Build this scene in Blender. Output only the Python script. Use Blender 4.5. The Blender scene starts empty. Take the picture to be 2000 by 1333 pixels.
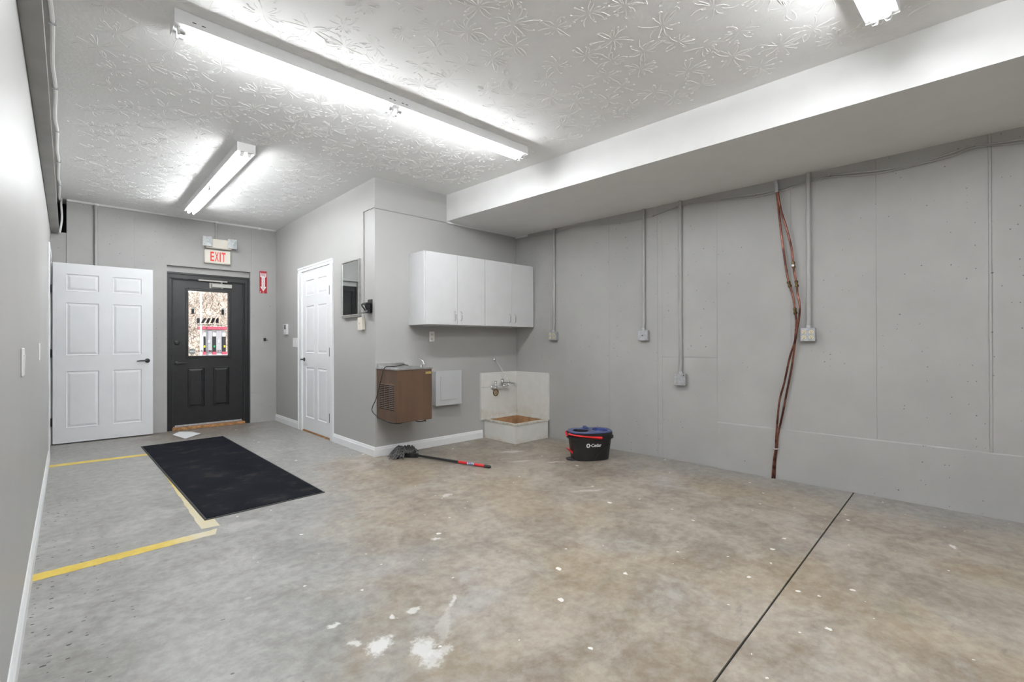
import bpy, bmesh, math, random
from mathutils import Vector, Matrix

random.seed(7)
scene = bpy.context.scene
COL = scene.collection

# ------------------------------------------------------------------ camera
FPX, YAW, PIT, ROL, HCAM = 929.69, 0.751467, 0.00272, -0.002546, 1.13
_c, _s = math.cos(YAW), math.sin(YAW)
_R = Matrix(((_c, -_s, 0), (0, 0, -1), (_s, _c, 0)))
_P = Matrix(((1, 0, 0), (0, math.cos(PIT), math.sin(PIT)), (0, -math.sin(PIT), math.cos(PIT))))
_Q = Matrix(((math.cos(ROL), -math.sin(ROL), 0), (math.sin(ROL), math.cos(ROL), 0), (0, 0, 1)))
RC = _Q @ _P @ _R                       # world -> camera (x right, y down, z forward)
CAM = Vector((0, 0, HCAM))
cam_data = bpy.data.cameras.new('camera')
cam_data.sensor_width = 36.0
cam_data.lens = FPX / 2000 * 36
cam_data.clip_start = 0.02
cam_data.clip_end = 300
cam = bpy.data.objects.new('camera', cam_data)
COL.objects.link(cam)
cam.matrix_world = Matrix.Translation(CAM) @ Matrix((RC[0], -RC[1], -RC[2])).transposed().to_4x4()
scene.camera = cam

# ------------------------------------------------------------------ view, world, sun
scene.view_settings.view_transform = 'Standard'
scene.view_settings.look = 'None'
scene.view_settings.exposure = 0.95
scene.view_settings.gamma = 1.0
scene.view_settings.use_curve_mapping = False

TUBE_STRENGTH = 41.0
world = bpy.data.worlds.new('world')
scene.world = world
world.use_nodes = True
world.node_tree.nodes['Background'].inputs[0].default_value = (0.92, 0.96, 1.0, 1)
world.node_tree.nodes['Background'].inputs[1].default_value = 0.7
sun_data = bpy.data.lights.new('sun', 'SUN')
sun_data.energy = 2.5
sun_data.angle = 0.02
sun_data.color = (1.0, 0.95, 0.88)
sun = bpy.data.objects.new('sun', sun_data)
COL.objects.link(sun)
sun.location = (0, -5, 20)
sun.rotation_euler = (math.radians(48), 0, math.radians(-28))   # shines towards +y, onto the hillside


# ------------------------------------------------------------------ pixel -> plane
def ray(x, y):
    return RC.transposed() @ Vector(((x - 1000) / FPX, (y - 666.5) / FPX, 1.0))


def onz(x, y, z=0.0):
    d = ray(x, y)
    return CAM + d * ((z - HCAM) / d.z)


def onx(x, y, X):
    d = ray(x, y)
    return CAM + d * (X / d.x)


def ony(x, y, Y):
    d = ray(x, y)
    return CAM + d * (Y / d.y)


XL = -0.135          # left wall face
YB = 7.42            # back wall face
XD = 2.225           # wall with the closed white door
YC = 4.365           # wall with the cupboards
ZC = 2.77            # ceiling
ZS = 2.48            # underside of the soffit
YR = -3.4            # rear wall, behind the camera
RA, RB = Vector((4.154, 4.365, 0)), Vector((4.34, 0.0, 0))     # right wall line on the floor
RU = (RB - RA).normalized()              # along the right wall, towards the camera
RN = Vector((RU.y, -RU.x, 0))            # into the room
if RN.x > 0:
    RN = -RN


def rwu(y):          # distance along the right wall for a given y
    return (y - RA.y) / RU.y


def rwp(px, py, d=0.0):
    r = ray(px, py)
    n = RN
    t = (n.dot(RA + n * d - CAM)) / n.dot(r)
    return CAM + r * t


# ------------------------------------------------------------------ mesh helpers
class MB:
    def __init__(self, xf=None):
        self.v, self.f, self.xf = [], [], xf

    def add(self, vs, fs):
        o = len(self.v)
        for p in vs:
            p = Vector(p)
            self.v.append(self.xf @ p if self.xf is not None else p)
        self.f += [tuple(i + o for i in q) for q in fs]
        return self

    def box(self, x0, x1, y0, y1, z0, z1):
        vs = [(x, y, z) for z in (z0, z1) for y in (y0, y1) for x in (x0, x1)]
        return self.add(vs, [(0, 2, 3, 1), (4, 5, 7, 6), (0, 1, 5, 4), (2, 6, 7, 3), (0, 4, 6, 2), (1, 3, 7, 5)])

    def hexa(self, pts):      # four bottom points, four top points
        return self.add(pts, [(3, 2, 1, 0), (4, 5, 6, 7), (0, 1, 5, 4), (1, 2, 6, 5), (2, 3, 7, 6), (3, 0, 4, 7)])

    def prism(self, poly, ext):
        n = len(poly)
        e = Vector(ext)
        vs = [Vector(p) for p in poly] + [Vector(p) + e for p in poly]
        fs = [tuple(range(n - 1, -1, -1)), tuple(range(n, 2 * n))]
        fs += [(i, (i + 1) % n, n + (i + 1) % n, n + i) for i in range(n)]
        return self.add(vs, fs)

    def tube(self, path, r, n=10, caps=True):
        path = [Vector(p) for p in path]
        m = len(path)
        rs = r if isinstance(r, (list, tuple)) else [r] * m
        t0 = (path[1] - path[0]).normalized()
        up = Vector((0, 0, 1)) if abs(t0.z) < 0.9 else Vector((1, 0, 0))
        a = t0.cross(up).normalized()
        vs = []
        for i, p in enumerate(path):
            t = (path[min(i + 1, m - 1)] - path[max(i - 1, 0)]).normalized()
            a = (a - t * a.dot(t)).normalized()
            b = t.cross(a)
            for k in range(n):
                an = 2 * math.pi * k / n
                vs.append(p + (a * math.cos(an) + b * math.sin(an)) * rs[i])
        fs = []
        for i in range(m - 1):
            for k in range(n):
                fs.append((i * n + k, i * n + (k + 1) % n, (i + 1) * n + (k + 1) % n, (i + 1) * n + k))
        if caps:
            fs.append(tuple(range(n - 1, -1, -1)))
            fs.append(tuple(range((m - 1) * n, m * n)))
        return self.add(vs, fs)

    def lathe(self, prof, c, ax, n=20, caps=True):     # prof: (radius, height along ax)
        ax = Vector(ax).normalized()
        c = Vector(c)
        up = Vector((0, 0, 1)) if abs(ax.z) < 0.9 else Vector((1, 0, 0))
        a = ax.cross(up).normalized()
        b = ax.cross(a)
        vs = []
        for r, h in prof:
            for k in range(n):
                an = 2 * math.pi * k / n
                vs.append(c + ax * h + (a * math.cos(an) + b * math.sin(an)) * max(r, 1e-5))
        m = len(prof)
        fs = [(i * n + k, i * n + (k + 1) % n, (i + 1) * n + (k + 1) % n, (i + 1) * n + k) for i in range(m - 1) for k in range(n)]
        if caps:
            fs.append(tuple(range(n - 1, -1, -1)))
            fs.append(tuple(range((m - 1) * n, m * n)))
        return self.add(vs, fs)

    def loft(self, rings, caps=True):
        n = len(rings[0])
        vs = [p for r in rings for p in r]
        fs = [(i * n + k, i * n + (k + 1) % n, (i + 1) * n + (k + 1) % n, (i + 1) * n + k) for i in range(len(rings) - 1) for k in range(n)]
        if caps:
            fs.append(tuple(range(n - 1, -1, -1)))
            fs.append(tuple(range((len(rings) - 1) * n, len(rings) * n)))
        return self.add(vs, fs)


def frame(o, u, w):       # local x along u, local y along w (outward), local z up
    u, w = Vector(u).normalized(), Vector(w).normalized()
    m = Matrix((u, w, Vector((0, 0, 1)))).transposed().to_4x4()
    return Matrix.Translation(Vector(o)) @ m


def smooth_path(pts, k=4):
    pts = [Vector(p) for p in pts]
    out = []
    for i in range(len(pts) - 1):
        p0, p1, p2, p3 = pts[max(i - 1, 0)], pts[i], pts[i + 1], pts[min(i + 2, len(pts) - 1)]
        for j in range(k):
            t = j / k
            out.append(0.5 * ((2 * p1) + (p2 - p0) * t + (2 * p0 - 5 * p1 + 4 * p2 - p3) * t * t + (3 * p1 - p0 - 3 * p2 + p3) * t ** 3))
    out.append(pts[-1])
    return out


LOCS = {}


def obj(name, mb, mat, parent=None, bevel=0.0, seg=1, smooth=False, origin=None, label=None, kind=None):
    """one mesh object; the builder's vertices are in world space"""
    base = LOCS.get(parent.name, Vector()) if parent is not None else (Vector(origin) if origin is not None else Vector())
    me = bpy.data.meshes.new(name)
    me.from_pydata([v - base for v in mb.v], [], mb.f)
    bm = bmesh.new()
    bm.from_mesh(me)
    bmesh.ops.recalc_face_normals(bm, faces=bm.faces)
    if bevel > 0:
        es = [e for e in bm.edges if len(e.link_faces) == 2 and e.calc_face_angle(0) > 0.5]
        bmesh.ops.bevel(bm, geom=es, offset=bevel, segments=seg, affect='EDGES', profile=0.5, clamp_overlap=True)
    bm.to_mesh(me)
    bm.free()
    if smooth:
        me.shade_smooth()
        me.set_sharp_from_angle(angle=0.7)
    me.materials.append(mat)
    o = bpy.data.objects.new(name, me)
    COL.objects.link(o)
    if parent is not None:
        o.parent = parent
        LOCS[o.name] = base
    else:
        o.location = base
        LOCS[o.name] = base
    if label:
        o['label'] = label
    if kind:
        o['kind'] = kind
    return o


def share(src, name, parent, offset):       # same mesh, shifted
    o = bpy.data.objects.new(name, src.data)
    COL.objects.link(o)
    o.parent = parent
    o.location = src.location + Vector(offset)
    LOCS[o.name] = LOCS[src.name]
    return o


def thing(name, label, cat, loc, group=None, kind=None):
    o = bpy.data.objects.new(name, None)
    COL.objects.link(o)
    o.empty_display_size = 0.05
    o.location = Vector(loc)
    LOCS[o.name] = Vector(loc)
    o['label'] = label
    o['category'] = cat
    if group:
        o['group'] = group
    if kind:
        o['kind'] = kind
    return o


def tag(o, label, cat, group=None, kind=None):
    o['label'] = label
    o['category'] = cat
    if group:
        o['group'] = group
    if kind:
        o['kind'] = kind
    return o


def text_mb(s, xf, x0, x1, z0, z1, mirror=False, thick=0.0, warp=None, bold=0.0):
    """text mesh fitted into local x0..x1, z0..z1 of the frame xf"""
    cu = bpy.data.curves.new('text', 'FONT')
    cu.body = s
    cu.offset = bold
    ob = bpy.data.objects.new('text', cu)
    COL.objects.link(ob)
    bpy.context.view_layer.update()
    me = bpy.data.meshes.new_from_object(ob.evaluated_get(bpy.context.evaluated_depsgraph_get()))
    xs = [v.co.x for v in me.vertices]
    ys = [v.co.y for v in me.vertices]
    ax, bx, ay, by = min(xs), max(xs), min(ys), max(ys)
    vs = []
    for v in me.vertices:
        tx, ty = (v.co.x - ax) / (bx - ax), (v.co.y - ay) / (by - ay)
        if mirror:
            tx = 1 - tx
        x, z = x0 + tx * (x1 - x0), z0 + ty * (z1 - z0)
        y = warp(x, z) if warp else thick
        vs.append((x, y, z))
    mb = MB(xf)
    mb.add(vs, [tuple(p.vertices) for p in me.polygons])
    bpy.data.objects.remove(ob)
    bpy.data.curves.remove(cu)
    bpy.data.meshes.remove(me)
    return mb


# ------------------------------------------------------------------ material helpers
class NT:
    def __init__(self, name):
        self.m = bpy.data.materials.new(name)
        self.m.use_nodes = True
        self.t = self.m.node_tree
        self.b = self.t.nodes['Principled BSDF']

    def n(self, typ, **kw):
        nd = self.t.nodes.new(typ)
        for k, v in kw.items():
            setattr(nd, k, v)
        return nd

    def set(self, inp, val):
        if hasattr(val, 'is_output') or isinstance(val, bpy.types.NodeSocket):
            self.t.links.new(val, inp)
        else:
            inp.default_value = val

    def math(self, op, a, b=0.0, c=0.0, clamp=False):
        nd = self.n('ShaderNodeMath', operation=op, use_clamp=clamp)
        for i, v in enumerate((a, b, c)):
            self.set(nd.inputs[i], v)
        return nd.outputs[0]

    def vmath(self, op, a, b=(0, 0, 0)):
        nd = self.n('ShaderNodeVectorMath', operation=op)
        self.set(nd.inputs[0], a)
        if op == 'SCALE':
            self.set(nd.inputs['Scale'], b)
        else:
            self.set(nd.inputs[1], b)
        return nd.outputs['Value' if op in ('LENGTH', 'DISTANCE', 'DOT_PRODUCT') else 'Vector']

    def pos(self):
        return self.n('ShaderNodeNewGeometry').outputs['Position']

    def noise(self, vec, scale, detail=4.0, rough=0.55, dist=0.0, out='Fac'):
        nd = self.n('ShaderNodeTexNoise')
        self.set(nd.inputs['Vector'], vec)
        nd.inputs['Scale'].default_value = scale
        nd.inputs['Detail'].default_value = detail
        nd.inputs['Roughness'].default_value = rough
        nd.inputs['Distortion'].default_value = dist
        return nd.outputs[0 if out == 'Fac' else 1]

    def smooth(self, v, lo, hi, a=0.0, b=1.0):
        nd = self.n('ShaderNodeMapRange', interpolation_type='SMOOTHSTEP', clamp=True)
        for i, q in enumerate((v, lo, hi, a, b)):
            self.set(nd.inputs[i], q)
        return nd.outputs[0]

    def mix(self, f, a, b, mode='MIX'):
        nd = self.n('ShaderNodeMix', data_type='RGBA', blend_type=mode)
        self.set(nd.inputs[0], f)
        for i, v in ((6, a), (7, b)):
            if isinstance(v, tuple) and len(v) == 3:
                v = (*v, 1)
            self.set(nd.inputs[i], v)
        return nd.outputs[2]

    def bump(self, h, strength=0.3, dist=0.01):
        nd = self.n('ShaderNodeBump')
        nd.inputs['Strength'].default_value = strength
        nd.inputs['Distance'].default_value = dist
        self.set(nd.inputs['Height'], h)
        self.set(self.b.inputs['Normal'], nd.outputs[0])

    def base(self, c, rough=0.5, metal=0.0):
        if isinstance(c, tuple) and len(c) == 3:
            c = (*c, 1)
        self.set(self.b.inputs['Base Color'], c)
        self.set(self.b.inputs['Roughness'], rough)
        self.set(self.b.inputs['Metallic'], metal)
        return self


def plain(name, col, rough=0.5, metal=0.0, var=0.06, vscale=6.0, bscale=0.0, bstr=0.0, spec=None):
    t = NT(name)
    p = t.pos()
    f = t.noise(p, vscale, 5)
    dark = tuple(max(0, c * (1 - var)) for c in col)
    light = tuple(min(1, c * (1 + var)) for c in col)
    t.base(t.mix(t.smooth(f, 0.3, 0.7), dark, light), rough, metal)
    if bscale:
        t.bump(t.noise(p, bscale, 3), bstr, 0.002)
    if spec is not None:
        t.b.inputs['Specular IOR Level'].default_value = spec
    return t.m


def emit(name, col, strength):
    t = NT(name)
    t.base(col, 0.4)
    t.b.inputs['Emission Color'].default_value = (*col, 1)
    t.b.inputs['Emission Strength'].default_value = strength
    return t.m


def concrete_paint(name, col, pits=True):
    """grey wall paint over poured concrete: faint mottling, bug holes"""
    t = NT(name)
    p = t.pos()
    f = t.noise(p, 1.6, 6, 0.6)
    c = t.mix(t.smooth(f, 0.3, 0.72), tuple(q * 0.93 for q in col), tuple(q * 1.05 for q in col))
    f2 = t.noise(p, 40, 4, 0.6)
    h = t.math('MULTIPLY', f2, 0.25)
    if pits:
        sel = t.noise(p, 1.1, 2)
        sx = t.n('ShaderNodeSeparateXYZ')
        t.set(sx.inputs[0], p)
        cb = t.n('ShaderNodeCombineXYZ')          # walls are upright: run along x + y, height z
        t.set(cb.inputs[0], t.math('ADD', sx.outputs[0], sx.outputs[1]))
        t.set(cb.inputs[1], sx.outputs[2])
        uv = cb.outputs[0]
        jig = t.vmath('SCALE', t.noise(p, 30, 2, out='Color'), 0.016)
        for sc, th in ((9.0, 0.035), (26.0, 0.055)):
            v = t.n('ShaderNodeTexVoronoi', feature='F1', distance='EUCLIDEAN')
            v.voronoi_dimensions = '2D'
            t.set(v.inputs['Vector'], t.vmath('ADD', uv, jig))
            v.inputs['Scale'].default_value = sc
            sepc = t.n('ShaderNodeSeparateColor')
            t.set(sepc.inputs[0], v.outputs['Color'])
            keep = t.math('MULTIPLY', t.math('LESS_THAN', sepc.outputs[0], 0.24 if sc < 10 else 0.10), t.math('GREATER_THAN', sel, 0.44))
            size = t.math('MULTIPLY', sepc.outputs[1], th * (1.15 if sc < 10 else 1.7))
            hole = t.math('MULTIPLY', t.math('LESS_THAN', v.outputs['Distance'], size), keep)
            c = t.mix(t.math('MULTIPLY', hole, 0.75), c, (0.06, 0.06, 0.058))
            h = t.math('SUBTRACT', h, t.math('MULTIPLY', hole, 1.2))
    t.base(c, 0.5)
    t.b.inputs['Specular IOR Level'].default_value = 0.35
    t.bump(h, 0.22, 0.004)
    return t.m


GREY = (0.415, 0.412, 0.402)
m_concrete = concrete_paint('grey_painted_concrete', GREY)
m_drywall = plain('grey_painted_drywall', GREY, 0.42, var=0.02, vscale=1.5, bscale=220, bstr=0.05)
m_white_trim = plain('white_gloss_trim', (0.83, 0.84, 0.85), 0.35, var=0.015)
m_white_door = plain('white_door_paint', (0.80, 0.81, 0.825), 0.4, var=0.015, bscale=300, bstr=0.03)
m_laminate = plain('white_laminate', (0.68, 0.68, 0.69), 0.35, var=0.02)
m_black_door = plain('black_door_paint', (0.008, 0.008, 0.0095), 0.38, var=0.25, vscale=14, bscale=60, bstr=0.05)
m_black = plain('black_metal', (0.016, 0.016, 0.018), 0.35, var=0.1)
m_rubber = plain('black_rubber', (0.02, 0.02, 0.021), 0.6, var=0.2, vscale=30)
m_chrome = plain('chrome', (0.72, 0.72, 0.73), 0.16, 1.0, var=0.05)
m_steel = plain('brushed_steel', (0.6, 0.6, 0.6), 0.3, 1.0, var=0.12, vscale=18)
m_galv = plain('galvanized_metal', (0.52, 0.53, 0.55), 0.45, 0.75, var=0.14, vscale=40)
m_conduit = plain('grey_painted_conduit', (0.40, 0.397, 0.386), 0.42, var=0.05)
m_soffit = plain('soffit_white_paint', (0.80, 0.80, 0.795), 0.6, var=0.015)
m_beam = plain('grey_beam_paint', (0.35, 0.345, 0.33), 0.5, var=0.08, vscale=5, bscale=120, bstr=0.1)
m_beam_web = plain('pale_grey_beam_web_paint', (0.56, 0.555, 0.54), 0.55, var=0.06, vscale=5, bscale=120, bstr=0.1)
m_white_plastic = plain('white_plastic', (0.78, 0.78, 0.77), 0.35, var=0.02)
m_cream = plain('cream_plastic', (0.74, 0.70, 0.62), 0.4, var=0.03)
m_ivory = plain('ivory_receptacle', (0.76, 0.70, 0.50), 0.4, var=0.03)
m_dark = plain('dark_slot', (0.01, 0.01, 0.01), 0.7, var=0.1)
m_wood = plain('bare_wood_sill', (0.40, 0.20, 0.075), 0.55, var=0.4, vscale=25)
m_red = plain('red_plastic', (0.62, 0.012, 0.016), 0.35, var=0.05)
m_redsign = plain('red_sign', (0.46, 0.014, 0.026), 0.4, var=0.06)
m_whiteprint = plain('white_print', (0.85, 0.85, 0.85), 0.5, var=0.01)
m_blackprint = plain('black_print', (0.02, 0.02, 0.024), 0.5, var=0.01)
m_blue = plain('blue_plastic', (0.055, 0.078, 0.205), 0.32, var=0.15)
m_bucket = plain('black_bucket_plastic', (0.013, 0.013, 0.014), 0.42, var=0.1)
m_brass = plain('tarnished_brass', (0.16, 0.11, 0.045), 0.38, 0.9, var=0.35, vscale=60)
m_gold = plain('gold_badge', (0.55, 0.42, 0.16), 0.4, 0.6, var=0.1)
m_paper = plain('white_paper', (0.82, 0.83, 0.84), 0.6, var=0.03)
m_tube = emit('fluorescent_tube_glow', (0.965, 0.985, 1.0), TUBE_STRENGTH)
m_enamel = plain('white_enamel', (0.78, 0.78, 0.78), 0.35, var=0.015)
m_panelgrey = plain('grey_panel_paint', (0.50, 0.51, 0.515), 0.4, var=0.02)


def copper_mat():
    t = NT('weathered_copper')
    p = t.pos()
    f = t.noise(p, 14, 4)
    t.base(t.mix(t.smooth(f, 0.35, 0.65), (0.105, 0.034, 0.024), (0.30, 0.125, 0.088)), 0.36, 0.85)
    return t.m


m_copper = copper_mat()


def brown_mat():
    t = NT('brown_vinyl_steel')
    p = t.pos()
    f = t.noise(t.vmath('MULTIPLY', p, (1, 1, 0.12)), 7, 4)
    t.base(t.mix(t.smooth(f, 0.3, 0.7), (0.088, 0.050, 0.031), (0.125, 0.072, 0.043)), 0.42, 0.0)
    t.bump(t.noise(p, 400, 2), 0.1, 0.001)
    return t.m


m_brown = brown_mat()


def sink_mat(name, rust=True):
    t = NT(name)
    p = t.pos()
    sep = t.n('ShaderNodeSeparateXYZ')
    t.set(sep.inputs[0], p)
    f = t.noise(p, 9, 5, 0.6)
    c = t.mix(t.smooth(f, 0.35, 0.75), (0.72, 0.71, 0.67), (0.76, 0.755, 0.73))
    # rust tide: ragged staining that starts low on the panels and on the skirt's foot
    z = t.math('ADD', sep.outputs[2], t.math('MULTIPLY', t.noise(p, 14, 4), -0.22))
    st = t.math('MULTIPLY', t.math('MAXIMUM', t.math('MULTIPLY', t.smooth(z, 0.26, 0.12), t.smooth(z, 0.10, 0.13)), t.smooth(z, -.06, -.10)), t.smooth(t.noise(p, 5, 3), 0.35, 0.62))
    c = t.mix(t.math('MULTIPLY', st, 0.36), c, (0.52, 0.40, 0.27))
    t.base(c, 0.42)
    return t.m


m_sink = sink_mat('stained_white_enamel')
m_basin = plain('rusty_basin_inside', (0.42, 0.24, 0.12), 0.5, var=0.25, vscale=9)
m_grime = plain('grime_rim', (0.56, 0.53, 0.46), 0.5, var=0.22, vscale=22)


def mirror_mat():
    t = NT('mirror_glass')
    t.base((0.83, 0.85, 0.85), 0.02, 1.0)
    return t.m


m_mirror = mirror_mat()


def glass_mat():
    t = NT('window_glass')
    nt = t.t
    nt.nodes.remove(t.b)
    tr = nt.nodes.new('ShaderNodeBsdfTransparent')
    tr.inputs[0].default_value = (0.94, 0.95, 0.95, 1)
    gl = nt.nodes.new('ShaderNodeBsdfGlossy')
    gl.inputs['Roughness'].default_value = 0.02
    fr = nt.nodes.new('ShaderNodeFresnel')
    fr.inputs[0].default_value = 1.45
    mx = nt.nodes.new('ShaderNodeMixShader')
    nt.links.new(fr.outputs[0], mx.inputs[0])
    nt.links.new(tr.outputs[0], mx.inputs[1])
    nt.links.new(gl.outputs[0], mx.inputs[2])
    nt.links.new(mx.outputs[0], nt.nodes['Material Output'].inputs[0])
    return t.m


m_glass = glass_mat()


def ceiling_mat():
    """white paint over a stomped crow's-foot plaster texture"""
    t = NT('crows_foot_ceiling')
    p = t.pos()
    h = t.math('ADD', t.noise(p, 45, 3), t.math('MULTIPLY', t.noise(p, 14, 4, 0.6, 0.8), 1.6))
    t.base((0.86, 0.86, 0.855), 0.85)
    t.b.inputs['Specular IOR Level'].default_value = 0.2
    t.bump(h, 0.12, 0.008)
    return t.m


m_ceiling = ceiling_mat()


def floor_mat():
    t = NT('worn_concrete_floor')
    p = t.pos()
    sep = t.n('ShaderNodeSeparateXYZ')
    t.set(sep.inputs[0], p)
    X, Y = sep.outputs[0], sep.outputs[1]
    wide = t.noise(p, 0.75, 6, 0.6, 0.4)
    mid = t.noise(t.vmath('ADD', p, (11, 3, 0)), 2.6, 7, 0.65, 0.6)
    fine = t.noise(p, 17, 6, 0.7)
    streak = t.noise(t.vmath('ADD', p, (17, 6, 0)), 2.9, 7, 0.68, 0.5)
    grey = t.mix(t.smooth(mid, 0.33, 0.67), (0.222, 0.219, 0.206), (0.350, 0.350, 0.340))
    tan = t.mix(t.smooth(streak, 0.34, 0.66), (0.215, 0.165, 0.118), (0.415, 0.357, 0.285))
    # the stained bay: right of the walking lane, in front of the sink
    edge0 = t.math('SUBTRACT', X, t.math('MULTIPLY', Y, 0.38))
    m = t.math('ADD', t.smooth(edge0, -0.45, 0.75), t.math('MULTIPLY', t.math('SUBTRACT', wide, 0.5), 1.5))
    m = t.math('ADD', m, t.math('MULTIPLY', t.math('SUBTRACT', t.noise(t.vmath('ADD', p, (7, 13, 0)), 3.4, 7, 0.7), 0.5), 1.5))
    m = t.math('MULTIPLY', m, t.smooth(Y, 5.0, 4.2))
    m = t.math('MULTIPLY', m, t.smooth(X, 4.5, 3.5, 0.25, 1.0), clamp=True)
    c = t.mix(t.smooth(m, 0.1, 1.0), grey, tan)
    # ochre tint patches
    oc = t.math('MULTIPLY', t.smooth(t.noise(t.vmath('ADD', p, (5, 9, 0)), 1.3, 5), 0.47, 0.66), t.smooth(m, 0.3, 1.0))
    c = t.mix(t.math('MULTIPLY', oc, 0.6), c, (0.335, 0.250, 0.138))
    # brown wet-looking stain along the cupboard wall and by the exit door
    dk = t.math('MULTIPLY', t.smooth(t.vmath('DISTANCE', t.vmath('ADD', p, t.vmath('SCALE', t.noise(p, 3, 4, out='Color'), 0.5)), (3.15, 4.25, 0.25)), 1.0, 0.25), 0.4)
    c = t.mix(dk, c, (0.15, 0.115, 0.082))
    dk = t.math('MULTIPLY', t.smooth(t.vmath('DISTANCE', t.vmath('ADD', p, t.vmath('SCALE', t.noise(p, 3, 4, out='Color'), 0.5)), (1.45, 7.6, 0.25)), 1.25, 0.35), 0.75)
    c = t.mix(dk, c, (0.15, 0.10, 0.06))
    # greenish grey patches towards the front
    gr = t.math('MULTIPLY', t.smooth(t.noise(t.vmath('ADD', p, (21, 2, 0)), 3.2, 6, 0.7), 0.56, 0.72), t.smooth(Y, 2.3, 1.2))
    c = t.mix(t.math('MULTIPLY', gr, 0.55), c, (0.165, 0.17, 0.13))
    # dark scuffs
    sc = t.smooth(t.noise(t.vmath('MULTIPLY', t.vmath('ADD', p, (2, 31, 0)), (1.4, 3.4, 1)), 3.1, 8, 0.75, 0.3), 0.57, 0.70)
    c = t.mix(t.math('MULTIPLY', sc, 0.5), c, (0.115, 0.10, 0.082))
    # pale bloom
    bl = t.smooth(t.noise(t.vmath('ADD', p, (40, 17, 0)), 2.1, 7, 0.7, 0.5), 0.53, 0.70)
    c = t.mix(t.math('MULTIPLY', bl, 0.55), c, (0.50, 0.495, 0.48))
    c = t.mix(0.30, c, t.mix(t.smooth(fine, 0.3, 0.7), (0.12, 0.112, 0.10), (0.46, 0.45, 0.43)))
    # paint specks
    for scv, keepv, thr, colr in ((5.0, 0.17, 0.075, (0.78, 0.78, 0.77)), (11.0, 0.07, 0.08, (0.72, 0.72, 0.71))):
        v = t.n('ShaderNodeTexVoronoi', feature='F1', voronoi_dimensions='2D')
        t.set(v.inputs['Vector'], t.vmath('ADD', p, t.vmath('SCALE', t.noise(p, 28, 3, out='Color'), 0.035)))
        v.inputs['Scale'].default_value = scv
        sc2 = t.n('ShaderNodeSeparateColor')
        t.set(sc2.inputs[0], v.outputs['Color'])
        hit = t.math('MULTIPLY', t.math('LESS_THAN', sc2.outputs[0], keepv), t.math('LESS_THAN', v.outputs['Distance'], t.math('MULTIPLY', sc2.outputs[1], thr)))
        hit = t.math('MULTIPLY', hit, t.smooth(X, 0.4, 1.0))
        c = t.mix(hit, c, colr)
    # black flecks along the left wall
    v = t.n('ShaderNodeTexVoronoi', feature='F1', voronoi_dimensions='2D')
    t.set(v.inputs['Vector'], t.vmath('MULTIPLY', t.vmath('ADD', p, t.vmath('SCALE', t.noise(p, 40, 3, out='Color'), 0.02)), (1, 1.5, 1)))
    v.inputs['Scale'].default_value = 19
    sc2 = t.n('ShaderNodeSeparateColor')
    t.set(sc2.inputs[0], v.outputs['Color'])
    hit = t.math('MULTIPLY', t.math('LESS_THAN', sc2.outputs[0], t.smooth(X, 0.25, -0.1, 0.05, 0.5)), t.math('LESS_THAN', v.outputs['Distance'], t.math('MULTIPLY', sc2.outputs[1], 0.16)))
    c = t.mix(t.math('MULTIPLY', hit, t.smooth(X, 1.0, 0.2)), c, (0.05, 0.048, 0.045))
    # the larger white paint spills, plus one faint glow painted in as colour
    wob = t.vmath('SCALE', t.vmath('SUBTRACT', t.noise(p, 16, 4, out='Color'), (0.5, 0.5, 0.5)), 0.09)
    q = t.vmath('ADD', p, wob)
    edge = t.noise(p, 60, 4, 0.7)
    for (cx, cy, rx, ry, ang, op) in ((0.851, 1.644, 0.062, 0.045, 0.6, 0.95), (0.955, 1.505, 0.05, 0.075, -0.6, 0.85),
                                      (0.955, 1.44, 0.05, 0.045, 0.2, 0.7), (1.108, 1.58, 0.03, 0.14, -0.75, 0.3), (1.0, 1.45, 0.045, 0.03, 0, 0.6),
                                      (1.235, 1.70, 0.012, 0.06, -0.75, 0.7), (0.774, 1.88, 0.026, 0.02, 0, 0.9), (0.79, 1.72, 0.02, 0.035, -.3, 0.8),
                                      (1.07, 1.75, 0.04, 0.02, 0.2, 0.8), (0.98, 1.78, 0.015, 0.03, 0, 0.9), (2.05, 2.9, 0.05, 0.03, 0.4, 0.6),
                                      (1.55, 2.3, 0.03, 0.02, 0, 0.9), (2.9, 2.25, 0.16, 0.03, -0.55, 0.45), (3.35, 3.6, 0.14, 0.05, -0.5, 0.55),
                                      (3.15, 3.25, 0.12, 0.04, -0.5, 0.4), (3.36, 3.0, 0.10, 0.02, -0.6, 0.7), (0.79, 3.3, 0.14, 0.09, 0.2, 0.2), (3.55, .25, .05, .014, 0.5, .95)):  # the faintest patch is a glow put into the floor colour
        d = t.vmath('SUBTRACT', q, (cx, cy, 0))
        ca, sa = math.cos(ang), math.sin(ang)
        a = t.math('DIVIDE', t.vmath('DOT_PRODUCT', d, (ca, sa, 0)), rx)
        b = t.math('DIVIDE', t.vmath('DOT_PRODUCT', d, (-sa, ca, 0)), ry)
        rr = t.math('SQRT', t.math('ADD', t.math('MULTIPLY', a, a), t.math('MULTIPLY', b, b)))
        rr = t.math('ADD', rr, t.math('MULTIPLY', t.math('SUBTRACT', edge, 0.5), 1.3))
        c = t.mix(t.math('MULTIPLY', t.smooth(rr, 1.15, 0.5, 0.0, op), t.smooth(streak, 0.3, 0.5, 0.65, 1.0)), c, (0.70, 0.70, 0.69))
    t.base(c, t.smooth(mid, 0.3, 0.75, 0.30, 0.52))
    t.b.inputs['Specular IOR Level'].default_value = 0.4
    t.bump(t.math('ADD', t.math('MULTIPLY', fine, 0.5), mid), 0.12, 0.01)
    return t.m


m_floor = floor_mat()


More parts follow.
